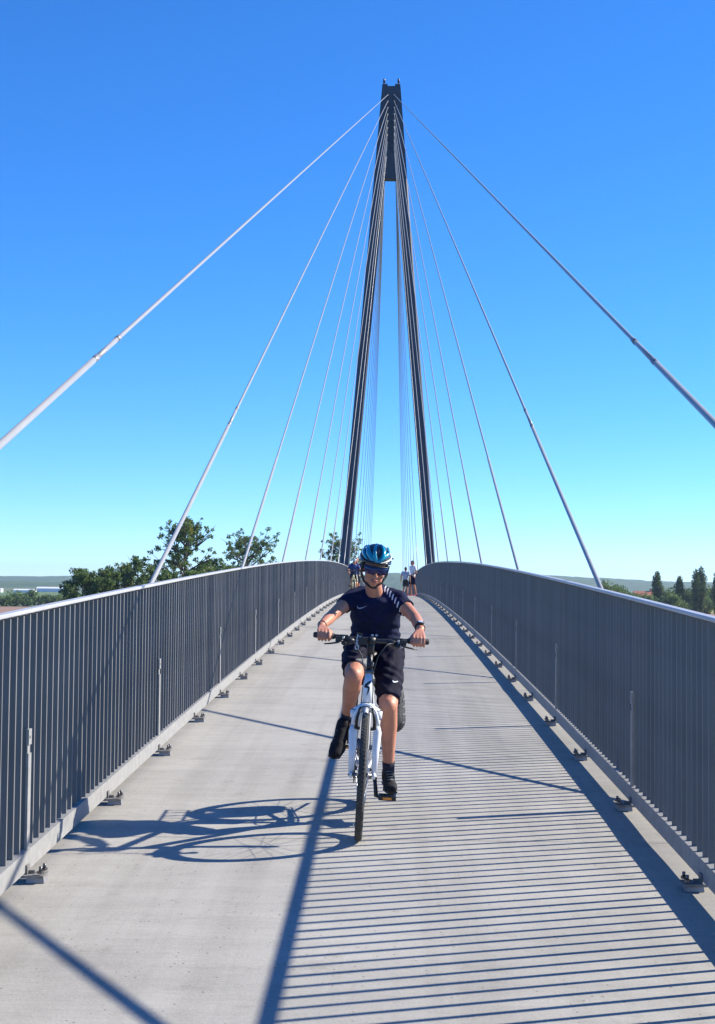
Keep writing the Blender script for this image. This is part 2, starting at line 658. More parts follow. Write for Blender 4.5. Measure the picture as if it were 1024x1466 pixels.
# ------------------------------------------------------------ trees
def leaves_mesh(name, centers, radii, per, size, m, squash=0.75, seed=0):
    rs = np.random.RandomState(seed)
    C = []
    for c, r in zip(centers, radii):
        k = max(6, int(per * (r ** 2)))
        d = rs.normal(size=(k, 3))
        d /= np.linalg.norm(d, axis=1)[:, None]
        d *= (rs.rand(k) ** 0.45)[:, None] * r
        d[:, 2] *= squash
        C.append(d + np.array(c))
    C = np.concatenate(C)
    n = len(C)
    a = rs.normal(size=(n, 3))
    a /= np.linalg.norm(a, axis=1)[:, None]
    b = np.cross(a, rs.normal(size=(n, 3)))
    b /= np.linalg.norm(b, axis=1)[:, None]
    s = (size * (0.6 + 0.8 * rs.rand(n)))[:, None]
    a = a * s
    b = b * s * 0.7
    V = np.stack([C - a, C - b * 0.9, C + a, C + b * 1.1], 1).reshape(-1, 3)
    me = bpy.data.meshes.new(name)
    me.vertices.add(4 * n)
    me.vertices.foreach_set('co', V.astype(np.float32).ravel())
    me.loops.add(4 * n)
    me.loops.foreach_set('vertex_index', np.arange(4 * n, dtype=np.int32))
    me.polygons.add(n)
    me.polygons.foreach_set('loop_start', np.arange(0, 4 * n, 4, dtype=np.int32))
    me.polygons.foreach_set('loop_total', np.full(n, 4, dtype=np.int32))
    me.materials.append(m)
    me.update()
    me.validate()
    return me


def tree(name, label, x, y, h, w, leaf, style='broad', seed=1, group=None, per=55, size=0.26, dens=1.0, crown_base=0.3, cl=1.0):
    r = random.Random(seed)
    root = tag(empty(name, (x, y, GZ)), label, 'tree', group)
    tb = MB()
    cs, rad = [], []
    if style == 'poplar':
        tb.tube([(0, 0, 0), (0.1, 0, h * 0.5), (0, 0, h * 0.96)], [0.28, 0.16, 0.03], 8)
        n = int(46 * dens)
        for i in range(n):
            t = i / (n - 1)
            z = h * (0.08 + 0.87 * t)
            env = w / 2 * min(1, .55 + t * 1.2) * (1 if t < .6 else math.sqrt(max(.05, 1 - ((t - .6) / .42) ** 2)))
            a = i * 2.4
            q = max(0.1, env) * r.uniform(0.35, 0.75)
            p = (q * math.cos(a), q * math.sin(a), z)
            tb.tube([(0, 0, z - 1.6), p], [0.06, 0.02], 5)
            cs.append(p)
            rad.append(max(0.45, env * r.uniform(0.5, 0.8)))
        squash = 1.6
    else:
        lean = r.uniform(-0.05, 0.05) * h
        top = (lean, 0, h * 0.9)
        tb.tube([(0, 0, 0), (lean * .3, 0.1, h * .3), (lean * .6, -.1, h * .6), top], [h * .022, h * .017, h * .010, h * .003], 9)
        nl = int((9 if style == 'broad' else 11) * (0.8 + 0.4 * dens))
        for i in range(nl):
            t = crown_base + (0.88 - crown_base) * (i + r.random() * .6) / nl
            z0 = h * t
            a = i * 2.399 + r.uniform(-.4, .4)
            env = w / 2 * math.sin(PI * min(0.97, 0.25 + 0.72 * (t - crown_base) / (0.95 - crown_base))) ** 0.6
            L = env * r.uniform(0.75, 1.1)
            up = r.uniform(0.25, 0.75) * L
            e = (lean * t + L * math.cos(a), L * math.sin(a), z0 + up)
            mid = (lean * t + L * .45 * math.cos(a + .2), L * .45 * math.sin(a + .2), z0 + up * .35)
            tb.tube([(lean * t, 0, z0 - h * .03), mid, e], [h * .008, h * .005, h * .002], 6)
            for k in range(int((5 if style == 'broad' else 4) * dens) + 1):
                f = r.uniform(0.45, 1.08)
                p = (e[0] * f + r.uniform(-.12, .12) * w, e[1] * f + r.uniform(-.12, .12) * w,
                     (z0 + up * f) + r.uniform(-.06, .08) * h)
                tb.tube([mid, p], [h * .003, h * .001], 4)
                cs.append(p)
                rad.append(w * r.uniform(0.07, 0.14) * (1.0 if style == 'broad' else 0.72) * cl)
        for k in range(int(6 * dens)):
            p = (lean + r.uniform(-.16, .16) * w, r.uniform(-.16, .16) * w, h * r.uniform(.84, .97))
            cs.append(p)
            rad.append(w * r.uniform(.07, .11))
        # a few fully dead twigs at the outline
        for k in range(4):
            a = r.uniform(0, 6.28)
            z = h * r.uniform(.55, .85)
            tb.tube([(lean * .6, 0, z), (w * .3 * math.cos(a), w * .3 * math.sin(a), z + h * .06), (w * .5 * math.cos(a), w * .5 * math.sin(a), z + h * .14)],
                    [h * .004, h * .003, h * .001], 5)
        squash = 0.8
    tb.build('trunk', M['bark'], root)
    link('crown', leaves_mesh('crown', cs, rad, per, size, LEAF[leaf], squash, seed), root)
    return root


def shrub(name, label, x, y, h, w, leaf, seed, group=None, size=0.3, per=30):
    r = random.Random(seed)
    root = tag(empty(name, (x, y, GZ)), label, 'bush', group)
    tb = MB()
    cs, rad = [], []
    for k in range(26):
        a = r.uniform(0, 6.28)
        q = w / 2 * r.random() ** .5 * .8
        z = h * r.uniform(.2, .8) * (1 - 0.35 * (q / (w / 2)) ** 2)
        p = (q * math.cos(a), q * math.sin(a), z)
        tb.tube([(p[0] * .2, p[1] * .2, 0), p], [.12, .03], 5)
        cs.append(p)
        rad.append(h * r.uniform(.16, .26))
    tb.build('stem', M['bark'], root)
    link('crown', leaves_mesh('crown', cs, rad, per, size, LEAF[leaf], .9, seed), root)
    return root


G_L = 'riverside trees beyond the left railing'
tree('broadleaf_tree', 'tallest tree on the left, open crown with bare twigs, behind the second stay cable', -26.9, 200, 18.6, 8.0, 'autumn', 'open', 21, G_L, per=190, size=.135, dens=2.6, cl=.66, crown_base=.42)
tree('broadleaf_tree', 'sparse tree with tufted branches and an orange patch, behind the third left stay cable', -22.6, 240, 17.4, 9.4, 'autumn', 'open', 34, G_L, per=170, size=.14, dens=1.9, cl=.62, crown_base=.55)
tree('broadleaf_tree', 'loose green tree rising behind the left leg of the pylon', -8.3, 300, 19.4, 10.0, 'mid', 'open', 45, G_L, per=120, size=.17, dens=2.0, cl=.60, crown_base=.5)
for i, (u, ztop, hh, ww, lf, lab) in enumerate([
        (118, 0, 11.6, 6.4, 'dark', 'leftmost rounded dark tree of the riverside row, beside the distant white sheds'),
        (146, 0, 12.0, 6.5, 'dark', 'low dark tree, second from the left in the riverside row'),
        (172, 0, 12.6, 5.6, 'autumn', 'tree with yellowing leaves, third from the left in the riverside row'),
        (196, 0, 13.8, 4.6, 'dark', 'narrow dark tree with uneven top, fourth from the left in the riverside row'),
        (218, 0, 13.0, 5.0, 'dark', 'dark tree directly left of the tallest tree')]):
    y = 212 + (i % 3) * 5
    tree('broadleaf_tree', lab, .1 + (u - 553) / 2117 * y, y, hh, ww, lf, 'broad', 60 + i, G_L, per=170, size=.14, dens=2.8, cl=.72, crown_base=.18)
for i, (u, y, hh, ww, lf, lab) in enumerate([
        (243, 190, 11.0, 5.0, 'dark', 'dark bush at the left foot of the tallest tree'),
        (272, 192, 11.2, 6.0, 'autumn', 'yellow tinged bush under the crown of the tallest tree'),
        (300, 215, 13.2, 6.0, 'dark', 'dark tree between the tallest tree and the tufted tree'),
        (328, 225, 12.4, 6.0, 'mid', 'low green tree at the left foot of the tufted tree'),
        (352, 232, 11.6, 6.0, 'mid', 'low green tree hiding the stem of the tufted tree')]):
    tree('broadleaf_tree', lab, .1 + (u - 553) / 2117 * y, y, hh, ww, lf, 'broad', 80 + i, G_L, per=170, size=.14, dens=2.8, cl=.72, crown_base=.2)
for i, (u, y, hh, ww, lf) in enumerate([(4, 552, 5.6, 9, 'dark'), (18, 560, 6.2, 9, 'dark'), (34, 556, 5.4, 9, 'dark'), (40, 575, 7.2, 7, 'dark'),
                                        (55, 560, 5.0, 9, 'mid'), (70, 556, 5.2, 9, 'mid'), (86, 560, 5.6, 9, 'dark'), (99, 550, 6.4, 8, 'dark')]):
    shrub('field_bush', ['round dark bush at the left end of the far hedge line', 'dark bush second from the left in the far hedge line',
                         'dark bush third from the left in the far hedge line', 'small pointed tree standing just behind the far hedge line',
                         'greener low bush in the middle of the far hedge line', 'pale green bush right of the middle of the far hedge line',
                         'dark bush below the long white shed', 'dark bush at the right end of the far hedge line'][i],
          .1 + (u - 553) / 2117 * y, y, hh, ww, lf, 100 + i, 'bushes of the far hedge on the left', per=14, size=.42)
G_P = 'poplars beyond the right railing'
for i, (u, y, hh, ww, lab) in enumerate([
        (937.5, 480, 14.9, 3.3, 'leftmost columnar poplar, beside the red roof'),
        (969, 480, 13.4, 3.0, 'shorter columnar poplar, second from the left'),
        (992.5, 480, 15.6, 2.6, 'left one of the close pair of tall poplars'),
        (999.5, 484, 16.6, 3.4, 'right and taller one of the close pair of poplars'),
        (1023, 480, 15.2, 3.2, 'poplar cut by the right edge of the view')]):
    tree('poplar_tree', lab, .1 + (u - 553) / 2117 * y, y, hh, ww, 'poplar', 'poplar', 120 + i, G_P, per=110, size=.24)
shrub('round_bush', 'big round dark bush in front of the close pair of poplars', 110.5, 520, 7.3, 9.5, 'dark', 140, per=18, size=.4)
for i, (u, y, hh, ww, lf, lab) in enumerate([
        (846, 430, 8.6, 8, 'dark', 'dark low tree left of the pale green grove on the right'),
        (866, 445, 10.0, 8, 'light', 'pale green tree above the right handrail, left of the grove'),
        (884, 450, 9.2, 8, 'light', 'pale green tree in the middle of the right grove'),
        (903, 470, 8.0, 6, 'mid', 'low green tree just left of the red roofed house'),
        (922, 455, 7.2, 8, 'dark', 'dark bush in front of the red roofed house'),
        (953, 510, 9.5, 7, 'mid', 'broad green tree between the two leftmost poplars'),
        (962, 470, 7.0, 8, 'dark', 'dark low bush at the foot of the second poplar'),
        (981, 540, 9.0, 9, 'dark', 'dark tree filling the gap before the close pair of poplars'),
        (1011, 530, 10.0, 8, 'mid', 'green tree between the poplar pair and the last poplar')]):
    shrub('low_tree', lab, .1 + (u - 553) / 2117 * y, y, hh * 1.18, ww, lf, 150 + i, 'low trees beyond the right railing', per=34, size=.27)


# houses and sheds
def house(name, label, x, y, w, d, wall_h, ridge_h, rotz=0.0, roof=M['roof'], cat='house', nwin=3):
    root = tag(empty(name, (x, y, GZ), (0, 0, rotz)), label, cat)
    MB().box((0, 0, wall_h / 2), (w, d, wall_h)).build('wall', M['wall'] if cat == 'house' else M['shed'], root)
    o = .4
    vs = [(-w / 2 - o, -d / 2 - o, wall_h), (w / 2 + o, -d / 2 - o, wall_h), (w / 2 + o, d / 2 + o, wall_h), (-w / 2 - o, d / 2 + o, wall_h),
          (-w / 2 - o, 0, ridge_h), (w / 2 + o, 0, ridge_h)]
    vs = [(a, b, c + .004) for a, b, c in vs]
    rf = link('roof', mesh_from('roof', vs, [(0, 1, 5, 4), (2, 3, 4, 5), (3, 0, 4), (1, 2, 5), (3, 2, 1, 0)], roof), root)
    if cat == 'house':
        MB().box((w * .2, 0, ridge_h + .3), (.7, .7, 1.4)).build('chimney', M['roof'], rf)
        for i in range(nwin):
            xx = -w / 2 + w * (i + .5) / nwin
            MB().box((xx, -d / 2 - .02, wall_h * .6), (1.1, .08, 1.3)).build('window', M['glass'], root)
    else:
        MB().box((w * .3, -d / 2 - .03, 1.3), (3, .08, 2.6)).build('door', M['coupler'], root)
    return root


house('red_roof_house', 'house with broad red tiled roof, left of the first poplar', 104.5, 600, 9.5, 10, 4.6, 7.7, R(4))
house('pale_gable_house', 'pale house half hidden behind the second poplar', 121.5, 600, 5, 7, 5.0, 8.0, R(80))
G_S = 'white sheds in the fields on the far left'
house('white_shed', 'long white shed, rearmost, beyond the hedge on the far left', -292, 1300, 32, 10, 3.0, 4.4, 0, M['shed'], 'shed')['group'] = G_S
house('white_shed', 'lower white shed in front of the long one on the far left', -292, 1190, 17, 8, 2.0, 3.0, R(3), M['shed'], 'shed')['group'] = G_S
house('white_shed', 'small white shed at the very left edge of the fields', -318, 1200, 9, 8, 2.2, 3.2, 0, M['shed'], 'shed')['group'] = G_S


# ------------------------------------------------------------ bridge deck
XR = 1.575                          # inner face of the railing
YEND = 250
deck = tag(empty('bridge_deck', (0, 0, 0)), 'pale grey arched concrete deck of the footbridge', None, kind='structure')
y0 = -15.97
HALF = 1.78
while y0 < YEND:
    y1 = y0 + 8.0
    n = 16
    mb = MB()
    a, b = y0 + .004, y1 - .004
    prof = [(-HALF, -.22), (-HALF, -.012), (-HALF + .012, 0), (-.6, .0), (.6, .0), (HALF - .012, 0), (HALF, -.012), (HALF, -.22)]
    vs = []
    for i in range(n + 1):
        y = a + (b - a) * i / n
        e = -0.003 if i in (0, n) else 0
        vs += [(px, y, deck_z(y) + pz + (e if pz > -.1 else 0)) for px, pz in prof]
    k = len(prof)
    fs = [(i * k + j, i * k + (j + 1) % k, (i + 1) * k + (j + 1) % k, (i + 1) * k + j) for i in range(n) for j in range(k)]
    fs = [f[::-1] for f in fs]
    fs += [tuple(range(k)), tuple(n * k + j for j in range(k))[::-1]]
    mb.add(vs, fs)
    mb.build('deck_panel', M['concrete'], deck)
    y0 = y1
# steel edge beams and cross beams below
eb = MB()
ys = [-16 + 2 * i for i in range(int((YEND + 16) / 2) + 1)]
for s in (-1, 1):
    eb.tube([(s * 1.80, y, deck_z(y) - .42) for y in ys], .16, 8)
for i in range(33):
    y = .75 + 8 * (i - 2)
    if y < YEND:
        eb.tube([(-1.92, y, deck_z(y) - .30), (1.92, y, deck_z(y) - .30)], .08, 8)
eb.build('edge_beam', M['leadd'], deck)
jf = MB()                                                   # joint filler strips, recessed
y = -15.97
while y < YEND:
    jf.box((0, y, deck_z(y) - .02), (2 * HALF - .02, .008, .02))
    y += 8
jf.build('joint_filler', M['pier'], deck)
for i, y in enumerate((-14, 176, 214, 246)):
    z = deck_z(y) - .6
    p = tag(empty('bridge_pier', (0, y, 0)), ['concrete pier behind the viewer', 'concrete pier beyond the pylon', 'concrete pier near the far end of the bridge', 'last concrete pier at the far end of the bridge'][i], 'pier', 'concrete piers under the bridge deck')
    MB().tube([(0, 0, GZ - .5), (0, 0, z - .3)], [.55, .45], 20).build('shaft', M['pier'], p)
    MB().box((0, 0, z - .1), (3.4, .9, .5)).build('pier_cap', M['pier'], p)


# ------------------------------------------------------------ railings
PITCH = 0.125


def sweep_y(prof, ys, zf, m, name, parent):
    """sweep an x-z profile along the deck curve"""
    mb = MB()
    k = len(prof)
    vs = []
    for y in ys:
        z = deck_z(y)
        vs += [(px, y, z + pz) for px, pz in prof]
    fs = [(i * k + j, (i + 1) * k + j, (i + 1) * k + (j + 1) % k, i * k + (j + 1) % k) for i in range(len(ys) - 1) for j in range(k)]
    fs += [tuple(range(k)), tuple((len(ys) - 1) * k + j for j in range(k))[::-1]]
    mb.add(vs, fs)
    return mb.build(name, m, parent)


slat_me = MB().box((0, 0, .545), (.045, .014, 1.09)).mesh('slat', M['rail'])
post_b = MB()
post_b.box((0, 0, .225), (.012, .056, .45)).box((.003, 0, .470), (.006, .048, .040)).box((0, 0, .527), (.013, .056, .074))
post_b.tube([(-.012, .008, .53), (.012, .008, .53)], .008, 8)
post_me = post_b.mesh('short_post', M['galv'])
pad = MB()
pad.box((.006, 0, .012), (.085, .09, .024), taper=.92)
plate = MB()
plate.box((.006, 0, .030), (.108, .118, .012))
plate.box((.040, 0, .055), (.010, .05, .045)).box((.025, 0, .044), (.04, .010, .016))
bolt = MB()
bolt.tube([(0, 0, .044), (0, 0, .056)], .015, 6, smooth=False).tube([(0, 0, .056), (0, 0, .076)], .008, 8)
pad_me = pad.mesh('grout_pad', M['coupler'])
plate_me = plate.mesh('foot_plate', M['foot'])
bolt_me = bolt.mesh('bolt', M['steel'])


def railing(side, label):
    root = tag(empty('bridge_railing', (0, 0, 0)), label, 'railing', 'slatted steel railings along both deck edges')
    s = side
    ys = [-16 + .5 * i for i in range(int((YEND + 16) / .5) + 1)]
    # bottom angle: upright leg inside, flange outwards on which the slats stand
    x = lambda d: s * (XR + d)
    prof = [(x(0), .045), (x(0), .140), (x(.078), .140), (x(.078), .133), (x(.008), .133), (x(.008), .045)]
    if s > 0:
        prof = prof[::-1]
    sweep_y(prof, ys, None, M['galv'], 'bottom_rail', root)
    prof = [(x(.018), 1.250), (x(.014), 1.254), (x(.014), 1.266), (x(.018), 1.270), (x(.062), 1.270), (x(.066), 1.266), (x(.066), 1.254), (x(.062), 1.250)]
    if s > 0:
        prof = prof[::-1]
    sweep_y(prof, ys, None, M['handrail'], 'handrail', root)
    rr = random.Random(5 + s)
    n0 = int(5.0 / PITCH)
    for i in range(n0, n0 + 300):
        y = i * PITCH + .03 + rr.uniform(-.003, .003)
        o = link('slat', slat_me, root, (s * (XR + .040), y, deck_z(y) + .1405), (rr.uniform(-.0025, .0025), 0, rr.uniform(-.07, .07)))
        o.scale = (1, 1, 1.012)
    mb = MB()
    for i in list(range(int(-15 / PITCH), n0)) + list(range(n0 + 300, int((YEND - 1) / PITCH))):
        y = i * PITCH + .03
        mb.box((s * (XR + .040), y, deck_z(y) + .1405 + .5515), (.045, .014, 1.103))
    o = mb.build('far_slats', M['rail'], root)
    o['kind'] = 'stuff'
    # short posts every 4 m, feet every 2 m
    py = (7.01 if s < 0 else 8.99) - 16
    while py < 120:
        link('short_post', post_me, root, (s * (XR + .010), py, deck_z(py) + .1405), (0, 0, 0 if s > 0 else PI))
        py += 4
    fy = 6.97 - 14
    while fy < 120:
        z = deck_z(fy) + .0005
        pd = link('grout_pad', pad_me, root, (s * (XR - .045), fy, z))
        ft = link('foot_plate', plate_me, root, (s * (XR - .045), fy, z), (0, 0, 0 if s > 0 else PI))
        if -2 < fy < 60:
            for by in (-.040, .040):
                link('bolt', bolt_me, ft, (-.030, by, 0))
        fy += 2
    return root


rail_l = railing(-1, 'left slatted steel railing, sunlit handrail and bottom rail')
rail_r = railing(1, 'right slatted steel railing, in shade and casting stripes on the deck')

# ------------------------------------------------------------ pylon
PY = 78.0
PX = 0.11
pyl = tag(empty('bridge_pylon', (PX, PY, 0)), 'dark steel A-shaped pylon of the cable-stayed bridge', 'pylon')


def xo(z):      # outer half width at height z
    return 0.49 + (28.2 - z) * (2.50 - .49) / (28.2 - 2.9)


for s in (-1, 1):
    mb = MB()
    zs = [GZ - .5, 2.9, 23.2]
    wd = [.55, .52, .585]
    dp = [.95, .80, .62]
    vs = []
    for z, w, d in zip(zs, wd, dp):
        o = xo(z)
        for xx, yy in ((o, -d / 2 + .06), (o - .06, -d / 2), (o - w + .06, -d / 2), (o - w, -d / 2 + .06), (o - w, d / 2 - .06), (o - w + .06, d / 2), (o - .06, d / 2), (o, d / 2 - .06)):
            vs.append((s * xx, yy, z))
    fs = [(i * 8 + j, i * 8 + (j + 1) % 8, (i + 1) * 8 + (j + 1) % 8, (i + 1) * 8 + j) for i in range(2) for j in range(8)]
    if s > 0:
        fs = [f[::-1] for f in fs]
    fs += [tuple(range(8)), tuple(16 + j for j in range(8))]
    mb.add(vs, fs)
    mb.build('leg', M['pylon'], pyl)
mb = MB()
zb, zt = 23.2, 28.2
a, b = xo(zb), .49
d0, d1 = .62, .54
vs = [(-a, -d0 / 2, zb), (a, -d0 / 2, zb), (a, d0 / 2, zb), (-a, d0 / 2, zb), (-b, -d1 / 2, zt), (b, -d1 / 2, zt), (b, d1 / 2, zt), (-b, d1 / 2, zt)]
mb.add(vs, [(3, 2, 1, 0), (4, 5, 6, 7), (0, 1, 5, 4), (1, 2, 6, 5), (2, 3, 7, 6), (3, 0, 4, 7)])
mb.build('pylon_head', M['pylon'], pyl)
for s in (-1, 1):
    MB().box((s * .34, 0, 28.26), (.28, .5, .116)).build('head_cap', M['pylon'], pyl)
    bc = MB()
    bc.tube([(s * .385, 0, 28.32), (s * .385, 0, 28.44)], .035, 8)
    be = bc.build('beacon_mast', M['pylon'], pyl)
    MB().tube([(0, 0, 0), (0, 0, .20), (0, 0, .24)], [.055, .055, .03], 10).build('beacon', M['redlamp'], be, (s * .385, 0, 28.441))
pb = MB()
for s in (-1, 1):
    pb.box((s * 2.95, 0, GZ + .8), (1.6, 2.4, 3.2), taper=.85)
pb.build('footing', M['pier'], pyl)
cb = MB()
cb.box((0, 0, -.45), (5.2, .5, .5))
cb.build('cross_beam', M['pylon'], pyl)


# ------------------------------------------------------------ stay cables
def ordinal(k):
    return ['nearest', 'second nearest', 'third nearest', 'fourth nearest', 'fifth nearest', 'sixth nearest', 'seventh nearest', 'eighth nearest', 'ninth nearest'][k]


def cable(side, yb, ztop, ytop, label, group, near):
    root = tag(empty('stay_cable', (side * 1.93, yb, deck_z(yb))), label, 'cable', group)
    top = Vector((PX * .9 + side * .17, ytop, ztop)) - Vector(root.location)
    d = top.normalized()
    L = top.length
    ndir = (d.z) or 1
    l1 = 3.15 / ndir                # lower tube ends 3 m above the deck
    if near:
        l1 = min(l1, 8.9)
    l2 = l1 + .72
    MB().tube([d * (l2 if near else l1), top], .0145, 10, False).build('cable', M['cable'], root)
    MB().tube([d * -.25, d * l1], .0198, 12).build('lower_tube', M['cable'], root)
    if near:
        MB().tube([d * l1, d * l2], .0170, 12).build('coupler_tube', M['cable'], root)
        MB().tube([d * (l1 - .04), d * (l1 + .06)], [.0205, .0215], 12).build('collar', M['coupler'], root)
        MB().tube([d * (l2 - .05), d * (l2 + .06)], [.0205, .0175], 12).build('collar', M['coupler'], root)
    sk = MB()
    sk.tube([top - d * .55, top], [.028, .042], 10)
    sk.build('socket', M['galv'], root)
    an = MB()
    an.box((0, 0, -.12), (.03, .34, .5)).box((-side * .08, 0, -.3), (.22, .3, .05))
    an.build('anchor_plate', M['leadd'], root)
    return root


for s, sn in ((-1, 'left'), (1, 'right')):
    tone = 'sunlit' if s < 0 else 'shaded'
    for k in range(9):
        cable(s, .75 + 8 * k, 27.7 - .34 * k, PY - .30 - .004 * k,
              f'{sn} stay cable, {ordinal(k)} to the viewer, {tone}, rising to the pylon head', 'stay cables on the near side of the pylon', k < 2)
    for k in range(8):
        far = ['just beyond the pylon', 'second beyond the pylon', 'third beyond the pylon', 'fourth beyond the pylon', 'fifth beyond the pylon',
               'sixth beyond the pylon', 'seventh beyond the pylon', 'farthest of all'][k]
        cable(s, 84.5 + 11 * k, 27.7 - .34 * (7 - k), PY + .30, f'{sn} stay cable, {far}, seen between the pylon legs', 'stay cables on the far side of the pylon', False)


#@@BIKE@@
# ------------------------------------------------------------ bicycle
def bicycle(label, loc, rot, paint, detail=True, pedal=0.0, racks=True, group=None):
    root = tag(empty('bicycle', loc, rot), label, 'bicycle', group)
    RA = .345
    fr = Vector((0, 0, RA))
    re = Vector((0, 1.05, RA))
    bb = Vector((0, .62, .285))
    st = Vector((0, .80, .76))
    h0, h1 = Vector((0, .135, .715)), Vector((0, .192, .872))
    fm = MB()
    fm.tube([h0, h1], [.027, .025], 16)
    fm.tube([h0 + Vector((0, .01, .05)), bb], [.026, .024], 14)
    fm.tube([h1 + Vector((0, 0, -.03)), st + Vector((0, -.02, -.06))], [.020, .017], 14)
    fm.tube([bb, st], [.019, .017], 12)
    fm.tube([bb - Vector((.036, 0, 0)), bb + Vector((.036, 0, 0))], .022, 12)
    for s in (-1, 1):
        fm.tube([bb + Vector((s * .02, .02, 0)), Vector((s * .055, .85, .32)), re + Vector((s * .068, 0, 0))], [.012, .011, .009], 10)
        fm.tube([st + Vector((s * .015, 0, -.03)), re + Vector((s * .068, 0, 0))], [.010, .008], 10)
    frame = fm.build('frame', paint, root)
    if detail:                                                 # emblem on the head tube: a slanted S stroke
        e = MB()
        dn = Vector((0, -1, .35)).normalized()
        for q in strip2d([(.016, .050), (.006, .040), (-.012, .024), (-.015, .014), (-.003, .014), (.005, .010), (.003, -.010), (-.005, -.034)],
                         [.003, .012, .012, .014, .013, .012, .009, .002], 3):
            pts = []
            for (a_, b_) in q:
                t = .5 + b_ / .167
                c = h0.lerp(h1, t)
                rr_ = .0288
                y_ = -math.sqrt(max(0, rr_ ** 2 - a_ ** 2))
                pts.append(c + Vector((a_, y_, 0)))
            e.add(pts, [(0, 1, 2, 3)])
        e.build('emblem', M['black'], frame)
        MB().tube([h0 + Vector((0, -.001, -.008)), h0 + Vector((0, .001, .004))], .0285, 16).build('headset_ring', M['steel'], frame)
        MB().tube([h1 + Vector((0, 0, -.002)), h1 + Vector((0, .006, .018))], .0275, 16).build('headset_ring', M['steel'], frame)
    # suspension fork
    fk = MB()
    ax = (h1 - h0).normalized()
    crown = h0 - ax * .03
    for s in (-1, 1):
        a_ = crown + Vector((s * .064, -.004, -.02))
        fk.tube([h0 - ax * .012 + Vector((s * .012, 0, 0)), crown + Vector((s * .040, 0, -.004)), a_ + Vector((s * .002, 0, .004))], [.026, .021, .0225], 12)
        fk.tube([a_ + Vector((0, 0, .014)), a_ + Vector((0, -.003, -.028))], [.0235, .0225], 14)
        lo0 = a_ + Vector((0, -.018, -.07))
        lo1 = fr + Vector((s * .062, .012, .0))
        fk.tube([a_ + Vector((0, -.003, -.02)), lo0], .0145, 12)
        fk.tube([lo0, lo0 + Vector((s * .003, -.008, -.03)), lo0.lerp(lo1, .45) + Vector((0, 0, 0)), lo1], [.0165, .0225, .0205, .0145], 14)
        fk.tube([fr + Vector((s * .055, 0, 0)), fr + Vector((s * .070, 0, 0))], .016, 10)
    fk.torus(fr + Vector((0, 0, .0)), .36, .012, n=12, arc=(R(72), R(108)))
    # brake arch joining the lower legs over the tyre
    pts = [Vector((math.cos(t) * .062, -.018, RA + .285 + math.sin(t) * .095)) for t in np.linspace(0, PI, 13)]
    fk.tube(pts, .011, 10)
    fk.build('suspension_fork', paint, root)
    if detail:
        st_ = MB()
        for s in (-1, 1):
            st_.tube([crown + Vector((s * .064, -.004, -.006)), crown + Vector((s * .064, -.004, -.002))], .0215, 12)
        st_.build('fork_cap', M['black'], root)
        for s in (-1, 1):
            bk = MB()
            bk.tube([Vector((s * .050, -.040, .60)), Vector((s * .046, -.046, .66)), Vector((s * .032, -.048, .715))], [.010, .008, .006], 8)
            bk.box((s * .038, -.036, .602), (.020, .045, .012))
            bk.build('brake_arm', M['black'], root)
        nb = MB()
        nb.tube([Vector((-.034, -.048, .715)), Vector((0, -.052, .722)), Vector((.034, -.048, .712))], .0045, 8)
        nb.build('brake_noodle', M['steel'], root)
        lm = MB()
        lm.box((0, .085, .672), (.034, .03, .040), taper=1.2)
        lm.build('crown_light', M['alu'], root)

    def wheel(c):
        w = link('wheel', None, root, c)
        w.empty_display_size = .2
        t = MB().torus((0, 0, 0), RA - .021, .0205, n=96, m=14)
        t.build('tyre', M['rubber'], w)
        td = MB()
        n = 96
        for i in range(n):
            for off, ww in ((-.009, .008), (0, .008), (.009, .008)):
                a_ = 2 * PI * (i + (.5 if off == 0 else 0)) / n
                rr_ = math.sqrt(max(0, .0210 ** 2 - off ** 2)) + RA - .021
                mrot = Matrix.Rotation(a_, 3, 'X')
                td.box(mrot @ Vector((off, rr_, 0)), (ww, .0018, .0135), rot=mrot)
        if detail:
            td.build('tread', M['tread'], w)['kind'] = 'stuff'
        MB().torus((0, 0, 0), RA - .050, .0105, n=72, m=8, flatx=1.05).build('rim', M['steel'], w)
        hb = MB().tube([(-.05, 0, 0), (.05, 0, 0)], .014, 12).tube([(-.034, 0, 0), (-.030, 0, 0)], .026, 14).tube([(.030, 0, 0), (.034, 0, 0)], .026, 14)
        hb.tube([(-.078, 0, 0), (.078, 0, 0)], .005, 8)
        hb.build('hub', M['steel'], w)
        sp = MB()
        for i in range(32):
            a0_ = 2 * PI * i / 32
            sd = 1 if i % 2 else -1
            a1_ = a0_ + (1 if (i // 2) % 2 else -1) * R(55)
            sp.tube([(sd * .032, .024 * math.cos(a1_), .024 * math.sin(a1_)), (sd * .003, (RA - .055) * math.cos(a0_), (RA - .055) * math.sin(a0_))], .0012, 4, False)
        sp.build('spokes', M['alu'], w)
        return w
    fw = wheel(fr)
    rw = wheel(re)
    # stem, handlebar
    bar_c = Vector((0, .225, 1.052))
    sm = MB()
    sm.tube([h1 + Vector((0, .004, .012)), Vector((0, .235, .985))], .0165, 12)
    sm.tube([Vector((0, .237, .975)), Vector((0, .232, 1.015)), bar_c], [.021, .020, .019], 12)
    sm.tube([bar_c - Vector((.024, 0, 0)), bar_c + Vector((.024, 0, 0))], .021, 14)
    sm.build('stem', M['black'], root)
    hb = MB()
    hb.tube([Vector((-.300, .262, 1.063)), Vector((-.16, .236, 1.062)), Vector((-.07, .225, 1.054)), Vector((.07, .225, 1.054)), Vector((.16, .236, 1.062)), Vector((.300, .262, 1.063))], .0125, 12)
    bar = hb.build('handlebar', M['black'], root)
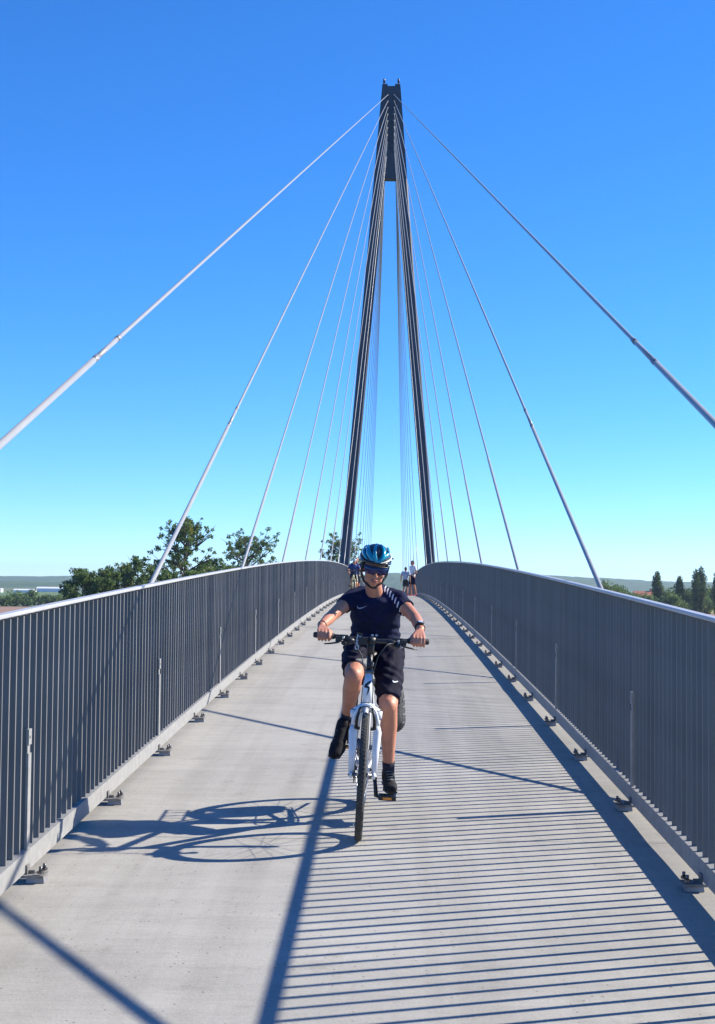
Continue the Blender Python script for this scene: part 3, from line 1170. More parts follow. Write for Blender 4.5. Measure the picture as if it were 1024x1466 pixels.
    for s in (-1, 1):
        MB().tube([Vector((s * .205, .244, 1.063)), Vector((s * .312, .264, 1.063)), Vector((s * .320, .2655, 1.063))], [.0165, .0165, .013], 14).build('grip', M['rubber'], bar)
        lv = MB()
        lv.box((s * .150, .232, 1.058), (.045, .040, .034))
        lv.box((s * .178, .215, 1.052), (.035, .05, .028))
        lv.tube([Vector((s * .160, .205, 1.046)), Vector((s * .185, .182, 1.034)), Vector((s * .225, .182, 1.026)), Vector((s * .255, .188, 1.022))], [.010, .009, .0075, .006], 8, flat=.6)
        lv.build('brake_lever', M['black'], bar)
        sh = MB()
        sh.blob((s * .118, .214, 1.046), (.030, .024, .020))
        sh.blob((s * .145, .200, 1.032), (.018, .022, .014))
        sh.build('shifter', M['black'], bar)
        if detail:
            MB().tube([(s * .152, .190, 1.062), (s * .152, .205, 1.062)], .007, 10).build('lever_bolt', M['alu'], bar)
            c1 = MB()
            c1.tube([Vector((s * .140, .205, 1.05)), Vector((s * .09, .13, 1.045)), Vector((s * .045, .09, .98)), Vector((s * .02, .085, .88)), Vector((s * .028, .04, .80)), Vector((s * .03 , -.01, .735))], .0028, 6)
            c1.build('cable_housing', M['black'], bar)
    if detail:
        MB().torus((0, 0, 0), .014, .004, n=20, m=6).tube([(-.004, 0, 0), (.004, 0, 0)], .008, 10).build('bell', M['alu'], bar, (.165, .205, 1.040), (0, 0, R(90)))
        lt = MB().box((-.045, .185, 1.052), (.050, .05, .040)).tube([(-.045, .152, 1.052), (-.045, .166, 1.052)], .017, 14)
        lt.build('front_light', M['black'], bar)
    # saddle, seat post
    sp = MB()
    sp.tube([st, Vector((0, .842, .905))], .0145, 12)
    sp.build('seat_post', M['steel'], root)
    sd = MB()
    sd.limb([(0, .66, .935), (0, .78, .94), (0, .90, .945)], [.022, .042, .070], flat=.45, up=(0, 0, 1))
    sd.limb([(-.045, .90, .945), (.045, .90, .945)], [.045, .045], flat=.6, up=(0, 0, 1))
    sd.build('saddle', M['black'], root)
    # drive train: left pedal (image right) down and back, right pedal (image left) up and forward
    cr = MB()
    a_ = pedal
    for s, sg in ((1, 1), (-1, -1)):
        d = Vector((0, sg * math.sin(a_) * .17, -sg * math.cos(a_) * .17))
        p0 = bb + Vector((s * .060, 0, 0))
        p1 = bb + Vector((s * .082, 0, 0)) + d
        cr.tube([p0, p0.lerp(p1, .5), p1], [.016, .011, .013], 10, flat=.8)
        cr.tube([p1, p1 + Vector((s * .03, 0, 0))], .006, 8)
    cr.tube([bb - Vector((.068, 0, 0)), bb + Vector((.066, 0, 0))], .013, 10)
    cr.build('crank', M['black'], root)
    for s, sg in ((1, 1), (-1, -1)):
        d = Vector((0, sg * math.sin(a_) * .17, -sg * math.cos(a_) * .17))
        pc = bb + Vector((s * (.145 if s > 0 else .118), 0, 0)) + d
        tl = Matrix.Rotation(0 if s > 0 else R(38), 3, 'X')
        pm = MB()
        for dx in (-.045, .0, .045):
            pm.box(pc + tl @ Vector((dx, 0, 0)), (.010, .094, .022), rot=tl)
        for dy in (-.045, 0, .045):
            pm.box(pc + tl @ Vector((0, dy, 0)), (.100, .010, .024), rot=tl)
        pm.tube([pc - Vector((s * .055, 0, 0)), pc + Vector((s * .045, 0, 0))], .009, 10)
        po = pm.build('pedal', M['black'], root)
        for dy in (-.0515, .0515):
            MB().box(pc + tl @ Vector((0, dy, 0)), (.050, .004, .013), rot=tl).build('reflector', M['amber'], po)
    ch = MB()
    ch.torus(bb + Vector((-.052, 0, 0)), .082, .004, n=36, m=6)
    for k in range(5):
        t = 2 * PI * k / 5
        ch.tube([bb + Vector((-.052, 0, 0)), bb + Vector((-.052, .08 * math.cos(t), .08 * math.sin(t)))], .005, 6)
    ch.torus(re + Vector((-.045, 0, 0)), .045, .012, n=24, m=6)
    ch.build('chainring', M['steel'], root)
    cn = MB()
    cn.tube([bb + Vector((-.052, 0, .085)), re + Vector((-.045, 0, .045))], .0035, 6)
    cn.tube([bb + Vector((-.052, 0, -.085)), re + Vector((-.045, .02, -.09)), re + Vector((-.045, .04, -.02))], .0035, 6)
    cn.build('chain', M['steel'], root)
    if racks:
        rk = MB()
        for s in (-1, 1):
            rk.tube([(s * .06, .86, .74), (s * .06, 1.20, .745)], .006, 8)
            rk.tube([(s * .075, 1.05, .36), (s * .065, 1.10, .745)], .005, 8)
            rk.tube([(s * .075, 1.05, .36), (s * .065, .98, .745)], .005, 8)
        for yy in (.87, .95, 1.03, 1.11, 1.19):
            rk.tube([(-.06, yy, .745), (.06, yy, .745)], .005, 8)
        rk.build('luggage_rack', M['black'], root)
        sdst = MB().tube([(.075, .98, .30), (.12, .92, .15), (.14, .90, .03)], .009, 8)
        sdst = MB().tube([(.07, .95, .33), (.085, 1.16, .30), (.09, 1.24, .29)], .008, 8)
        sdst.build('kickstand', M['steel'], root)
    return root


BZ = deck_z(7.99)
slope = math.atan(DA - 2 * DB * 8.5)
bike = bicycle('white bicycle with suspension fork ridden towards the viewer', (-.040, 7.99, BZ + .001), (slope, R(3.1), 0), M['white'], True, R(-36))

# pannier on the rack, image-right side
pan = tag(empty('pannier_bag', (0, 0, 0)), 'small black pannier bag beside the rear wheel', 'bag')
pb = MB()
pb.limb([(.150, 9.02, BZ + .045 + .50), (.155, 9.02, BZ + .045 + .66)], [.075, .06], n=16)
pb.limb([(.150, 9.14, BZ + .045 + .50), (.155, 9.14, BZ + .045 + .66)], [.075, .06], n=16)
pb.limb([(.145, 8.94, BZ + .045 + .52), (.150, 8.94, BZ + .045 + .66)], [.055, .05], n=16)
o = pb.build('bag_body', M['bag'], pan)
remesh_obj(o, .008, 6)
wb = MB()
for k in range(4):
    z = BZ + .045 + .49 + k * .045
    wb.tube([(.198, 8.95, z), (.219, 9.02, z + .01), (.219, 9.14, z)], .006, 6)
wb.build('webbing', M['mesh'], pan)


#@@PEOPLE@@
# ------------------------------------------------------------ people
def V3(*a):
    return Vector(a)


def face_rot(yaw_, pitch_, roll_):
    return (Matrix.Rotation(yaw_, 3, 'Z') @ Matrix.Rotation(pitch_, 3, 'X') @ Matrix.Rotation(roll_, 3, 'Y'))


def head_parts(mb, c, rot, k=1.0):
    """head looking towards local -Y; k scales (0.215 m tall head at k=1)"""
    def p(x, y, z):
        return c + rot @ (Vector((x, y, z)) * k)

    def bl(x, y, z, rx, ry, rz, rr=None):
        mb.blob(p(x, y, z), (rx * k, ry * k, rz * k), rot=rot if rr is None else rot @ rr)
    bl(0, .012, .030, .072, .090, .082)            # skull
    bl(0, -.022, -.018, .060, .060, .070)          # face
    bl(0, -.036, -.066, .040, .042, .036)          # jaw
    bl(0, -.058, -.086, .021, .020, .017)          # chin
    for s in (-1, 1):
        bl(s * .036, -.052, -.026, .024, .022, .022)   # cheeks
        bl(s * .034, -.020, -.062, .024, .040, .026)
        bl(s * .074, .010, -.012, .010, .017, .030)    # ears
    bl(0, -.070, .022, .042, .016, .014)           # brow
    mb.limb([p(0, -.078, .012), p(0, -.096, -.018), p(0, -.100, -.026)], [.008 * k, .010 * k, .0125 * k], n=10)
    for s in (-1, 1):
        bl(s * .011, -.088, -.029, .008, .009, .007)
    bl(0, -.080, -.053, .021, .010, .011)          # mouth mound
    bl(0, -.074, -.066, .018, .012, .008)


def hand_on_bar(mb, grip, wrist, s, k=1.0, axis=None):
    """palm over a bar, four fingers curled in front of it and under, thumb inside. s = +1 hand on the +x side"""
    g = Vector(grip)
    w = Vector(wrist)
    ax = axis if axis is not None else Vector((1, 0, 0))
    kn = []
    lens = [.92, 1.0, .95, .80]
    for i in range(4):                      # index finger is the inner one
        off = (-.030 + .0205 * i) * s * k
        base = g + ax * off + Vector((0, -.006, .028)) * k
        kn.append(base)
        L = lens[i] * k
        p1 = g + ax * off + Vector((0, -.032 * L, .020 * k))
        p2 = g + ax * off + Vector((0, -.040 * L, -.010 * k))
        p3 = g + ax * (off + .001) + Vector((0, -.018 * L, -.029 * k))
        mb.limb([base, p1, p2, p3], [.0098 * k, .0090 * k, .0082 * k, .0070 * k], n=10)
    mid = (kn[1] + kn[2]) / 2
    for i in range(4):                      # palm: metacarpals fused
        mb.limb([w.lerp(kn[i], .25), kn[i].lerp(w, .45) + Vector((0, 0, .003)), kn[i]], [.0155 * k, .0135 * k, .0115 * k], n=10)
    mb.limb([w, w.lerp(mid, .5)], [.020 * k, .020 * k], n=12, flat=.85)
    # thumb leaves the side of the palm near the wrist
    t0 = w.lerp(mid, .35) + ax * (-.018 * s * k)
    t1 = g + ax * (-.044 * s * k) + Vector((0, .012, .020)) * k
    t2 = g + ax * (-.046 * s * k) + Vector((0, -.020, .004)) * k
    t3 = g + ax * (-.042 * s * k) + Vector((0, -.026, -.016)) * k
    mb.limb([t0, t1, t2, t3], [.0130 * k, .0105 * k, .0090 * k, .0078 * k], n=10)


def free_hand(mb, wr, d, s, k=1.0):
    d = Vector(d).normalized()
    side = Vector((0, 1, 0)) if abs(d.y) < .7 else Vector((1, 0, 0))
    side = (side - d * side.dot(d)).normalized()
    mb.limb([wr, wr + d * .05 * k, wr + d * .085 * k], [.022 * k, .030 * k, .028 * k], n=12, flat=.55)
    for i in range(4):
        b = wr + d * .085 * k + side * (-.027 + .018 * i) * k
        mb.limb([b, b + d * .035 * k, b + d * (.060 + (.01 if i in (1, 2) else 0)) * k], [.009 * k, .0082 * k, .0065 * k], n=8)
    b = wr + d * .03 * k - side * .028 * k
    mb.limb([b, b + d * .03 * k - side * .018 * k, b + d * .055 * k - side * .02 * k], [.011 * k, .0095 * k, .008 * k], n=8)


def shoe_obj(parent, heel, toe, m, sole_m, k=1.0, up=Vector((0, 0, 1))):
    heel = Vector(heel)
    toe = Vector(toe)
    d = (toe - heel).normalized()
    u = (up - d * up.dot(d)).normalized()
    L = (toe - heel).length
    mb = MB()
    q = lambda t, h, x=0: heel + d * L * t + u * h + d.cross(u) * x
    mb.limb([q(.02, .040 * k), q(.30, .040 * k), q(.62, .032 * k), q(.90, .026 * k)], [.036 * k, .037 * k, .043 * k, .035 * k], n=16, flat=.75, up=tuple(u))
    mb.limb([q(.10, .085 * k), q(.24, .055 * k)], [.038 * k, .042 * k], n=14)
    mb.limb([q(.28, .070 * k), q(.62, .042 * k)], [.034 * k, .030 * k], n=14)
    o = mb.build('shoe', m, parent)
    remesh_obj(o, .006 * k, 4)
    so = MB()
    so.limb([q(0, .012 * k), q(.33, .010 * k), q(.66, .009 * k), q(.93, .012 * k)], [.036 * k, .034 * k, .046 * k, .036 * k], n=16, flat=.3, up=tuple(u))
    s_ = so.build('sole', sole_m, o)
    return o, q


def rider():
    root = tag(empty('person', (.03, 8.75, deck_z(8.75))), 'boy riding the white bicycle in navy T-shirt, black shorts and blue helmet', 'person')
    inv = Matrix.Translation(-root.location)
    hipc = V3(.030, 8.86, 1.285)
    hip = {-1: V3(-.062, 8.84, 1.265), 1: V3(.118, 8.84, 1.255)}
    knee = {-1: V3(-.083, 8.46, 1.130), 1: V3(.116, 8.475, .958)}
    ank = {-1: V3(-.130, 8.725, .850), 1: V3(.120, 8.60, .582)}
    sho = {-1: V3(-.096, 8.700, 1.575), 1: V3(.166, 8.695, 1.568)}
    elb = {-1: V3(-.215, 8.515, 1.468), 1: V3(.272, 8.510, 1.455)}
    wri = {-1: V3(-.264, 8.335, 1.418), 1: V3(.293, 8.335, 1.402)}
    bz = BZ
    # grips in world space from the leaned bicycle
    mw = Matrix.Translation(Vector((-.040, 7.99, BZ + .001))) @ Euler((slope, R(3.1), 0)).to_matrix().to_4x4()
    grip = {s: mw @ Vector((s * .262, .254, 1.063)) for s in (-1, 1)}
    bax = (grip[1] - grip[-1]).normalized()
    bm = MB()
    chest = V3(.036, 8.72, 1.50)
    belly = V3(.036, 8.80, 1.375)
    bm.limb([hipc, belly, chest], [.098, .088, .098], n=18, flat=.78, up=(0, 1, .3))
    bm.limb([sho[-1], chest + V3(0, 0, .055), sho[1]], [.050, .062, .050], n=16)
    headc = V3(.030, 8.575, 1.745)
    hrot = face_rot(R(5), R(18), R(8))
    neck0 = V3(.034, 8.690, 1.575)
    neck1 = headc + hrot @ V3(0, .022, -.070)
    bm.limb([neck0, neck1], [.052, .047], n=16)
    head_parts(bm, headc, hrot, .93)
    for s in (-1, 1):
        bm.limb([sho[s], sho[s].lerp(elb[s], .5), elb[s]], [.045, .040, .033], n=14)
        bm.limb([elb[s], elb[s].lerp(wri[s], .35), wri[s]], [.033, .034, .0235], n=14)
        hand_on_bar(bm, grip[s], wri[s], s, .93, bax)
        bm.limb([hip[s], hip[s].lerp(knee[s], .5), knee[s]], [.082, .070, .053], n=16)
        kn = knee[s]
        an = ank[s]
        calf = kn.lerp(an, .30) + V3(0, .018, 0)
        bm.limb([kn, calf, kn.lerp(an, .62) + V3(0, .008, 0), an], [.052, .052, .040, .030], n=16)
        bm.blob(kn + V3(0, -.012, .004), (.044, .046, .050))
    heel = {-1: V3(-.128, 8.755, .790), 1: V3(.112, 8.665, .492)}
    toe = {-1: V3(-.200, 8.600, .632), 1: V3(.140, 8.425, .464)}
    for s in (-1, 1):
        bm.limb([ank[s], heel[s].lerp(toe[s], .25) + V3(0, 0, .04)], [.032, .034], n=12)
        bm.limb([heel[s].lerp(toe[s], .15) + V3(0, 0, .035), heel[s].lerp(toe[s], .7) + V3(0, 0, .022)], [.018, .016], n=12)
    bo = bm.build('body', M['skin'], root)
    bo.location = -root.location
    remesh_obj(bo, .0045, 3, .5)
    P = bo

    def place(o):
        o.location = -root.location
        return o
    # lips and eyebrows
    lp = MB()
    hp = lambda x, y, z: headc + hrot @ (V3(x, y, z) * .93)
    lp.limb([hp(-.021, -.082, -.053), hp(-.008, -.090, -.0505), hp(.008, -.090, -.0505), hp(.021, -.082, -.053)], [.0025, .0045, .0045, .0025], n=8)
    lp.limb([hp(-.017, -.083, -.058), hp(0, -.089, -.060), hp(.017, -.083, -.058)], [.0025, .0048, .0025], n=8)
    place(lp.build('lips', M['lips'], root))
    # hair tufts under the helmet
    hr = MB()
    for s in (-1, 1):
        hr.limb([hp(s * .070, -.018, .030), hp(s * .073, -.010, .0)], [.010, .007], n=8)
        hr.limb([hp(s * .066, .050, .0), hp(s * .060, .060, -.035)], [.018, .014], n=8)
    hr.limb([hp(-.04, .085, .0), hp(.04, .085, .0)], [.024, .024], n=8)
    place(hr.build('hair', M['hair'], root))
    # shirt
    sb = MB()
    hem = V3(.036, 8.835, 1.345)
    sb.tube([hem + V3(0, 0, -.012), V3(.037, 8.805, 1.42), V3(.036, 8.745, 1.49), V3(.036, 8.715, 1.570), V3(.036, 8.712, 1.620)],
            [.150, .145, .150, .140, .075], 24, flat=.76, up=(0, 1, .4))
    sb.tube([V3(sho[-1].x - .008, sho[-1].y, sho[-1].z), chest + V3(0, -.005, .062), V3(sho[1].x + .008, sho[1].y, sho[1].z)], [.056, .070, .056], 18)
    sb.blob((.038, 8.800, 1.610), (.085, .07, .060))
    sb.blob((.038, 8.770, 1.580), (.105, .08, .065))
    for s in (-1, 1):
        e = sho[s].lerp(elb[s], .46)
        dd = (elb[s] - sho[s]).normalized()
        sb.blob(sho[s], .054)
        sb.blob(sho[s] + V3(-s * .05, .01, -.05), (.066, .075, .09))
        sb.blob(sho[s] + V3(-s * .055, .04, .022), (.070, .06, .045))
        sb.tube([sho[s] - dd * .02, sho[s].lerp(elb[s], .3), e], [.053, .051, .053], 18)
    shirt = place(sb.build('t_shirt', M['navy'], root))
    remesh_obj(shirt, .006, 5, .5)
    me = shirt.data
    # cloth folds: gentle displacement along the normals
    for v in me.vertices:
        c = v.co
        f = (math.sin(c.z * 95 + c.x * 40 + 2.0 * math.sin(c.x * 25)) * .0026 + math.sin(c.x * 60 - c.z * 50) * .0020)
        f += max(0, 1.47 - c.z) * .030 * math.sin(c.z * 150 + 40 * abs(c.x - .036) + math.sin(c.x * 31) * 2)
        v.co = c + v.normal * f
    me.update()
    # neckline band
    nb = MB()
    pts = []
    for k in range(25):
        t = 2 * PI * k / 24
        pts.append(V3(.034, 8.695, 1.616) + V3(math.cos(t) * .064, math.sin(t) * .060, -.022 * (-math.sin(t)) * 1.3))
    nb.tube(pts, .006, 8, False)
    place(nb.build('collar', M['navy'], shirt))
    # shorts
    sh = MB()
    sh.tube([V3(.036, 8.825, 1.385), V3(.034, 8.845, 1.33), hipc + V3(0, 0, -.015)], [.140, .147, .140], 22, flat=.8, up=(0, 1, .2))
    endt = {-1: .80, 1: .90}
    for s in (-1, 1):
        e = hip[s].lerp(knee[s], endt[s])
        sh.blob(hip[s], .092)
        w = .073 if s < 0 else .070
        sh.tube([hip[s], hip[s].lerp(knee[s], .35), hip[s].lerp(knee[s], .7), e], [.094, .090, .078, w], 20)
    shorts = place(sh.build('shorts', M['blackcloth'], root))
    remesh_obj(shorts, .006, 4, .5)
    for v in shorts.data.vertices:
        c = v.co
        v.co = c + v.normal * (math.sin(c.z * 110 + c.x * 55 + math.sin(c.y * 30) * 2) * .0036 + math.sin(c.z * 47 - c.x * 90) * .0026 + max(0, c.z - 1.17) * .035 * math.sin(c.z * 160 - c.x * 70))
    shorts.data.update()
    # socks, shoes
    for s in (-1, 1):
        kn, an = knee[s], ank[s]
        top = kn.lerp(an, .80 if s < 0 else .86)
        sk = MB()
        sk.tube([top, an, heel[s].lerp(toe[s], .2) + V3(0, 0, .05)], [.0365, .0345, .036], 16)
        place(sk.build('sock', M['sock'], root))
        upv = (an - heel[s])
        so, q = shoe_obj(root, heel[s], toe[s], M['shoe'], M['black'], 1.04 if s < 0 else .95, upv)
        place(so)
        lc = MB()
        for i in range(4):
            a_ = q(.34 + .09 * i, (.104 - .011 * i) * .92, -.018)
            b_ = q(.38 + .09 * i, (.104 - .011 * i) * .92, .018)
            lc.tube([a_, (a_ + b_) / 2 + upv.normalized() * .003, b_], .0028, 6)
        lc.build('laces', M['shoegrey'], so)
    # glasses: one wrap-around lens
    gl = MB()
    vs = []
    for i in range(17):
        t = -1 + 2 * i / 16
        an = t * R(62)
        x = math.sin(an) * .084
        y = -.110 + (1 - math.cos(an)) * .075
        notch = .014 * max(0, 1 - abs(t) / .16)
        top_ = .044 - .003 * abs(t)
        bot = -.010 + .010 * t * t + notch
        for dy in (0, .004):
            vs.append(hp(x, y + dy + .010 * 0, top_))
            vs.append(hp(x * .98, y + dy - .003, (top_ + bot) / 2))
            vs.append(hp(x * .98, y + dy - .003, bot))
    fs = []
    for i in range(16):
        a_ = i * 6
        b_ = a_ + 6
        fs += [(a_, a_ + 1, b_ + 1, b_), (a_ + 1, a_ + 2, b_ + 2, b_ + 1), (a_ + 3, b_ + 3, b_ + 4, a_ + 4), (a_ + 4, b_ + 4, b_ + 5, a_ + 5),
               (a_, b_, b_ + 3, a_ + 3), (a_ + 2, a_ + 5, b_ + 5, b_ + 2)]
    gl.add(vs, fs, True)
    gls = place(gl.build('sunglasses', M['lens'], root))
    fr = MB()
    for s in (-1, 1):
        fr.tube([hp(s * .070, -.062, .036), hp(s * .078, -.01, .026), hp(s * .074, .02, .008)], .0035, 8)
    fr.tube([hp(math.sin(t) * .085, -.111 + (1 - math.cos(t)) * .075, .044 - .003 * abs(t)) for t in np.linspace(-R(62), R(62), 11)], .0032, 8)
    fr.build('frame', M['black'], gls)
    # helmet ------------------------------------------------
    hc = headc + hrot @ V3(0, .022, .056)
    tilt = hrot @ Matrix.Rotation(R(-7), 3, 'X')
    hel = link('helmet', None, root, hc - root.location)
    hel.empty_display_size = .1

    def hpt(az, el, r=1.0):     # az 0 = front (-Y), positive towards +X
        a, b_, c_ = .092 * r, .120 * r, .090 * r
        return tilt @ V3(math.sin(az) * math.cos(el) * a, -math.cos(az) * math.cos(el) * b_, math.sin(el) * c_)
    # black inner shell with rim
    inn = MB()
    rows = 12
    cols = 40
    vs = []
    for j in range(rows + 1):
        for i in range(cols):
            az = 2 * PI * i / cols - PI
            lowest = R(-14) + R(6) * math.cos(az)
            el = lowest + (PI / 2 - lowest) * j / rows
            vs.append(hpt(az, el, .925))
    fs = [(j * cols + i, j * cols + (i + 1) % cols, (j + 1) * cols + (i + 1) % cols, (j + 1) * cols + i) for j in range(rows) for i in range(cols)]
    inn.add(vs, fs, True)
    inn.build('liner', M['hblack'], hel)
    rim = MB()
    rim.tube([hpt(2 * PI * i / 40 - PI, R(-12) + R(6) * math.cos(2 * PI * i / 40 - PI), .955) for i in range(41)], .0075, 8, False)
    rim.build('rim', M['hblack'], hel)

    def rib(az0s, els, w, m, name, r=1.02, thick=.012):
        """a rib of the shell running over the helmet: az/el path with angular width"""
        mb = MB()
        n = len(els)
        path = []
        for i in range(n):
            path.append((az0s[i], els[i], w[i]))
        dense = []
        for i in range(n - 1):
            for k in range(5):
                t = k / 5
                dense.append(tuple(path[i][j] * (1 - t) + path[i + 1][j] * t for j in range(3)))
        dense.append(path[-1])
        vs = []
        for (az, el, ww) in dense:
            # direction across the rib
            cosel = max(.12, math.cos(el))
            pts = []
            for u_, lift in ((-1.3, .93), (-1.05, 1.0), (0, 1.02), (1.05, 1.0), (1.3, .93)):
                pts.append(hpt(az + u_ * ww / 2 / cosel, el, r * lift))
            vs += pts
        k = 5
        fs = [(i * k + j, i * k + j + 1, (i + 1) * k + j + 1, (i + 1) * k + j) for i in range(len(dense) - 1) for j in range(k - 1)]
        mb.add(vs, fs, True)
        return mb.build(name, m, hel)
    A = R
    # broad cyan panels split by dark vents, pale panel low on the image-right side
    rib([A(-4), A(-15), A(-22), A(-26)], [A(-3), A(20), A(48), A(77)], [A(14), A(12), A(10), A(5)], M['hblue'], 'shell_rib')
    rib([A(4), A(20), A(30), A(34)], [A(-3), A(18), A(46), A(74)], [A(14), A(15), A(12), A(6)], M['hblue'], 'shell_rib')
    rib([A(-20), A(-38), A(-56), A(-86)], [A(0), A(20), A(40), A(54)], [A(15), A(23), A(20), A(12)], M['hblue'], 'shell_rib')
    rib([A(-44), A(-66), A(-86), A(-120)], [A(2), A(16), A(30), A(42)], [A(12), A(18), A(15), A(10)], M['hblue'], 'shell_rib')
    rib([A(-20), A(-58), A(-92), A(-130)], [A(-9), A(-4), A(4), A(12)], [A(12), A(16), A(16), A(12)], M['hblack'], 'shell_rib')
    rib([A(14), A(40), A(62), A(92)], [A(6), A(26), A(40), A(50)], [A(11), A(20), A(24), A(14)], M['hblue'], 'shell_rib')
    rib([A(14), A(40), A(66), A(98), A(125)], [A(-4), A(2), A(9), A(16), A(22)], [A(8), A(20), A(27), A(24), A(14)], M['hwhite'], 'shell_rib')
    rib([A(-24), A(0), A(24)], [A(-8), A(-7), A(-8)], [A(10), A(12), A(10)], M['hblack'], 'shell_brow')
    rib([A(150), A(180), A(210)], [A(10), A(15), A(10)], [A(25), A(30), A(25)], M['hblue'], 'shell_rib')
    hv = MB()
    for az_, el_ in ((52, 3), (74, 10), (-34, 38), (48, 38)):
        c_ = hpt(A(az_), A(el_), 1.045)
        hv.blob(c_, (.009, .006, .005), rot=tilt)
    hv.build('vent', M['hblack'], hel)
    st = MB()
    for s in (-1, 1):
        st.tube([hp(s * .082, -.030, .035), hp(s * .080, -.012, -.030), hp(s * .058, -.020, -.082), hp(s * .020, -.040, -.106), hp(0, -.045, -.110)], .0072, 8, flat=.5)
        st.tube([hp(s * .082, .045, .030), hp(s * .080, -.006, -.035)], .005, 8, flat=.5)
    st.box(hp(.012, -.052, -.108), (.030, .014, .014))
    place(st.build('chin_strap', M['black'], root))
    # watch and wrist band
    wd = (elb[1] - wri[1]).normalized()
    wc = wri[1] + wd * .028
    wt = MB()
    wt.tube([wc - wd * .012, wc + wd * .012], .0295, 20)
    watch = place(wt.build('watch', M['black'], root))
    fdir = V3(.18, -.75, .62).normalized()
    fdir = (fdir - wd * fdir.dot(wd)).normalized()
    cc = wc + fdir * .027
    MB().tube([cc, cc + fdir * .011], .021, 20).build('watch_case', M['black'], watch)
    MB().tube([cc + fdir * .011, cc + fdir * .0125], .0145, 20).build('dial', M['dial'], watch)
    wd2 = (elb[-1] - wri[-1]).normalized()
    wc2 = wri[-1] + wd2 * .012
    wb_ = MB()
    wb_.tube([wc2 - wd2 * .004, wc2 + wd2 * .004], .0268, 18)
    place(wb_.build('wrist_band', M['black'], root))

    # prints on the cloth -----------------------------------
    ts = bvh_of([shirt])
    # coordinates of the object data are world coordinates here (location cancels the root)
    tsw = BVHTree.FromPolygons([v.co.copy() for v in shirt.data.vertices], [list(p.vertices) for p in shirt.data.polygons])
    tshort = BVHTree.FromPolygons([v.co.copy() for v in shorts.data.vertices], [list(p.vertices) for p in shorts.data.polygons])
    front = V3(0, 1, 0)
    of = lambda cx_, cz_, k_=1: (lambda a, b: V3(cx_ + a * k_, 8.0, cz_ + b * k_))
    swoosh = ([(-.030, .010), (-.034, .002), (-.029, -.006), (-.018, -.009), (-.004, -.006), (.014, .001), (.030, .008)],
              [.0015, .004, .007, .008, .007, .004, .001])
    q = strip2d(*swoosh, 3)
    d = decal('chest_mark', M['dimprint'], tsw, q, of(-.040, 1.520, .9), front, shirt)
    # stripes on the shoulder at image right
    for i in range(8):
        qs = []
        cx_, cz_ = .100 + i * .0150, 1.628 - i * .0118 - .0012 * i * i
        qs += strip2d([(cx_ - .003, cz_ + .016), (cx_ - .009, cz_), (cx_ - .010 - .002 * i * .3, cz_ - .020)], [.005, .0085, .005], 4)
        decal('shoulder_stripe', M['print_'], tsw, qs, of(0, 0), front, shirt, .0035)
    # swoosh and patch on the shorts leg at image right, grey patch on the other
    q = strip2d([(-.018, .010), (-.021, .002), (-.014, -.004), (.0, -.004), (.016, -.002)], [.002, .007, .009, .008, .004], 3)
    decal('shorts_mark', M['print_'], tshort, q, of(.158, 1.098, .8), front, shorts, .002)
    grid = lambda x0, x1, z0, z1, n, m_: [((x0 + (x1 - x0) * i / n, z0 + (z1 - z0) * j / m_), (x0 + (x1 - x0) * (i + 1) / n, z0 + (z1 - z0) * j / m_),
                                          (x0 + (x1 - x0) * (i + 1) / n, z0 + (z1 - z0) * (j + 1) / m_), (x0 + (x1 - x0) * i / n, z0 + (z1 - z0) * (j + 1) / m_))
                                         for i in range(n) for j in range(m_)]
    decal('side_panel', M['greycloth'], tshort, grid(-.072, -.002, 1.150, 1.225, 12, 12), of(0, 0), front, shorts, .0045)
    # vertical lettering by the hip
    fc = bpy.data.curves.new('t', 'FONT')
    fc.body = 'OSET'
    fc.size = .030
    fc.offset = .0008
    to = bpy.data.objects.new('t', fc)
    COL.objects.link(to)
    bpy.context.view_layer.update()
    tme = bpy.data.meshes.new_from_object(to.evaluated_get(bpy.context.evaluated_depsgraph_get()))
    bpy.data.objects.remove(to)
    both = BVHTree.FromPolygons([v.co.copy() for v in shirt.data.vertices] + [v.co.copy() for v in shorts.data.vertices],
                                [list(p.vertices) for p in shirt.data.polygons] + [[i + len(shirt.data.vertices) for i in p.vertices] for p in shorts.data.polygons])
    W = max(v.co.x for v in tme.vertices)
    pad_c = V3(-.070, .168, 1.045)
    ct, st_ = math.cos(R(80)), math.sin(R(80))
    pm_ = MB().box((0, 0, 0), (.036, .010, .100))
    pdo = pm_.build('handlebar_tag', M['black'], bike, pad_c, (0, R(8), 0))
    for v in tme.vertices:
        a_, b_ = (v.co.x / W - .5) * .086, v.co.y * 1.0 - .010
        v.co = V3(-b_, -.0062, a_)
    tme.materials.append(M['print_'])
    link('lettering', tme, pdo)
    # draw strings
    ds = MB()
    for x_ in (.020, .044):
        pts = []
        for k in range(9):
            z_ = 1.352 - .021 * k
            xx = x_ + .004 * math.sin(k * 1.1)
            h = both.ray_cast(V3(xx, 8.0, z_), front)
            yy = h[0].y if h[0] is not None else 8.72
            pts.append(V3(xx, min(yy, 8.80) - .006, z_))
        ds.tube(pts, .0022, 6)
    place(ds.build('draw_string', M['navy'], root))
    dt = MB()
    for x_ in (.020, .044):
        h = both.ray_cast(V3(x_, 8.0, 1.352), front)
        yy = h[0].y if h[0] is not None else 8.72
        dt.blob((x_, yy - .008, 1.354), (.008, .006, .007))
    place(dt.build('string_toggle', M['print_'], root))
    # children parented under parts that carry the cancelling location need none of their own
    return root


rd = rider()


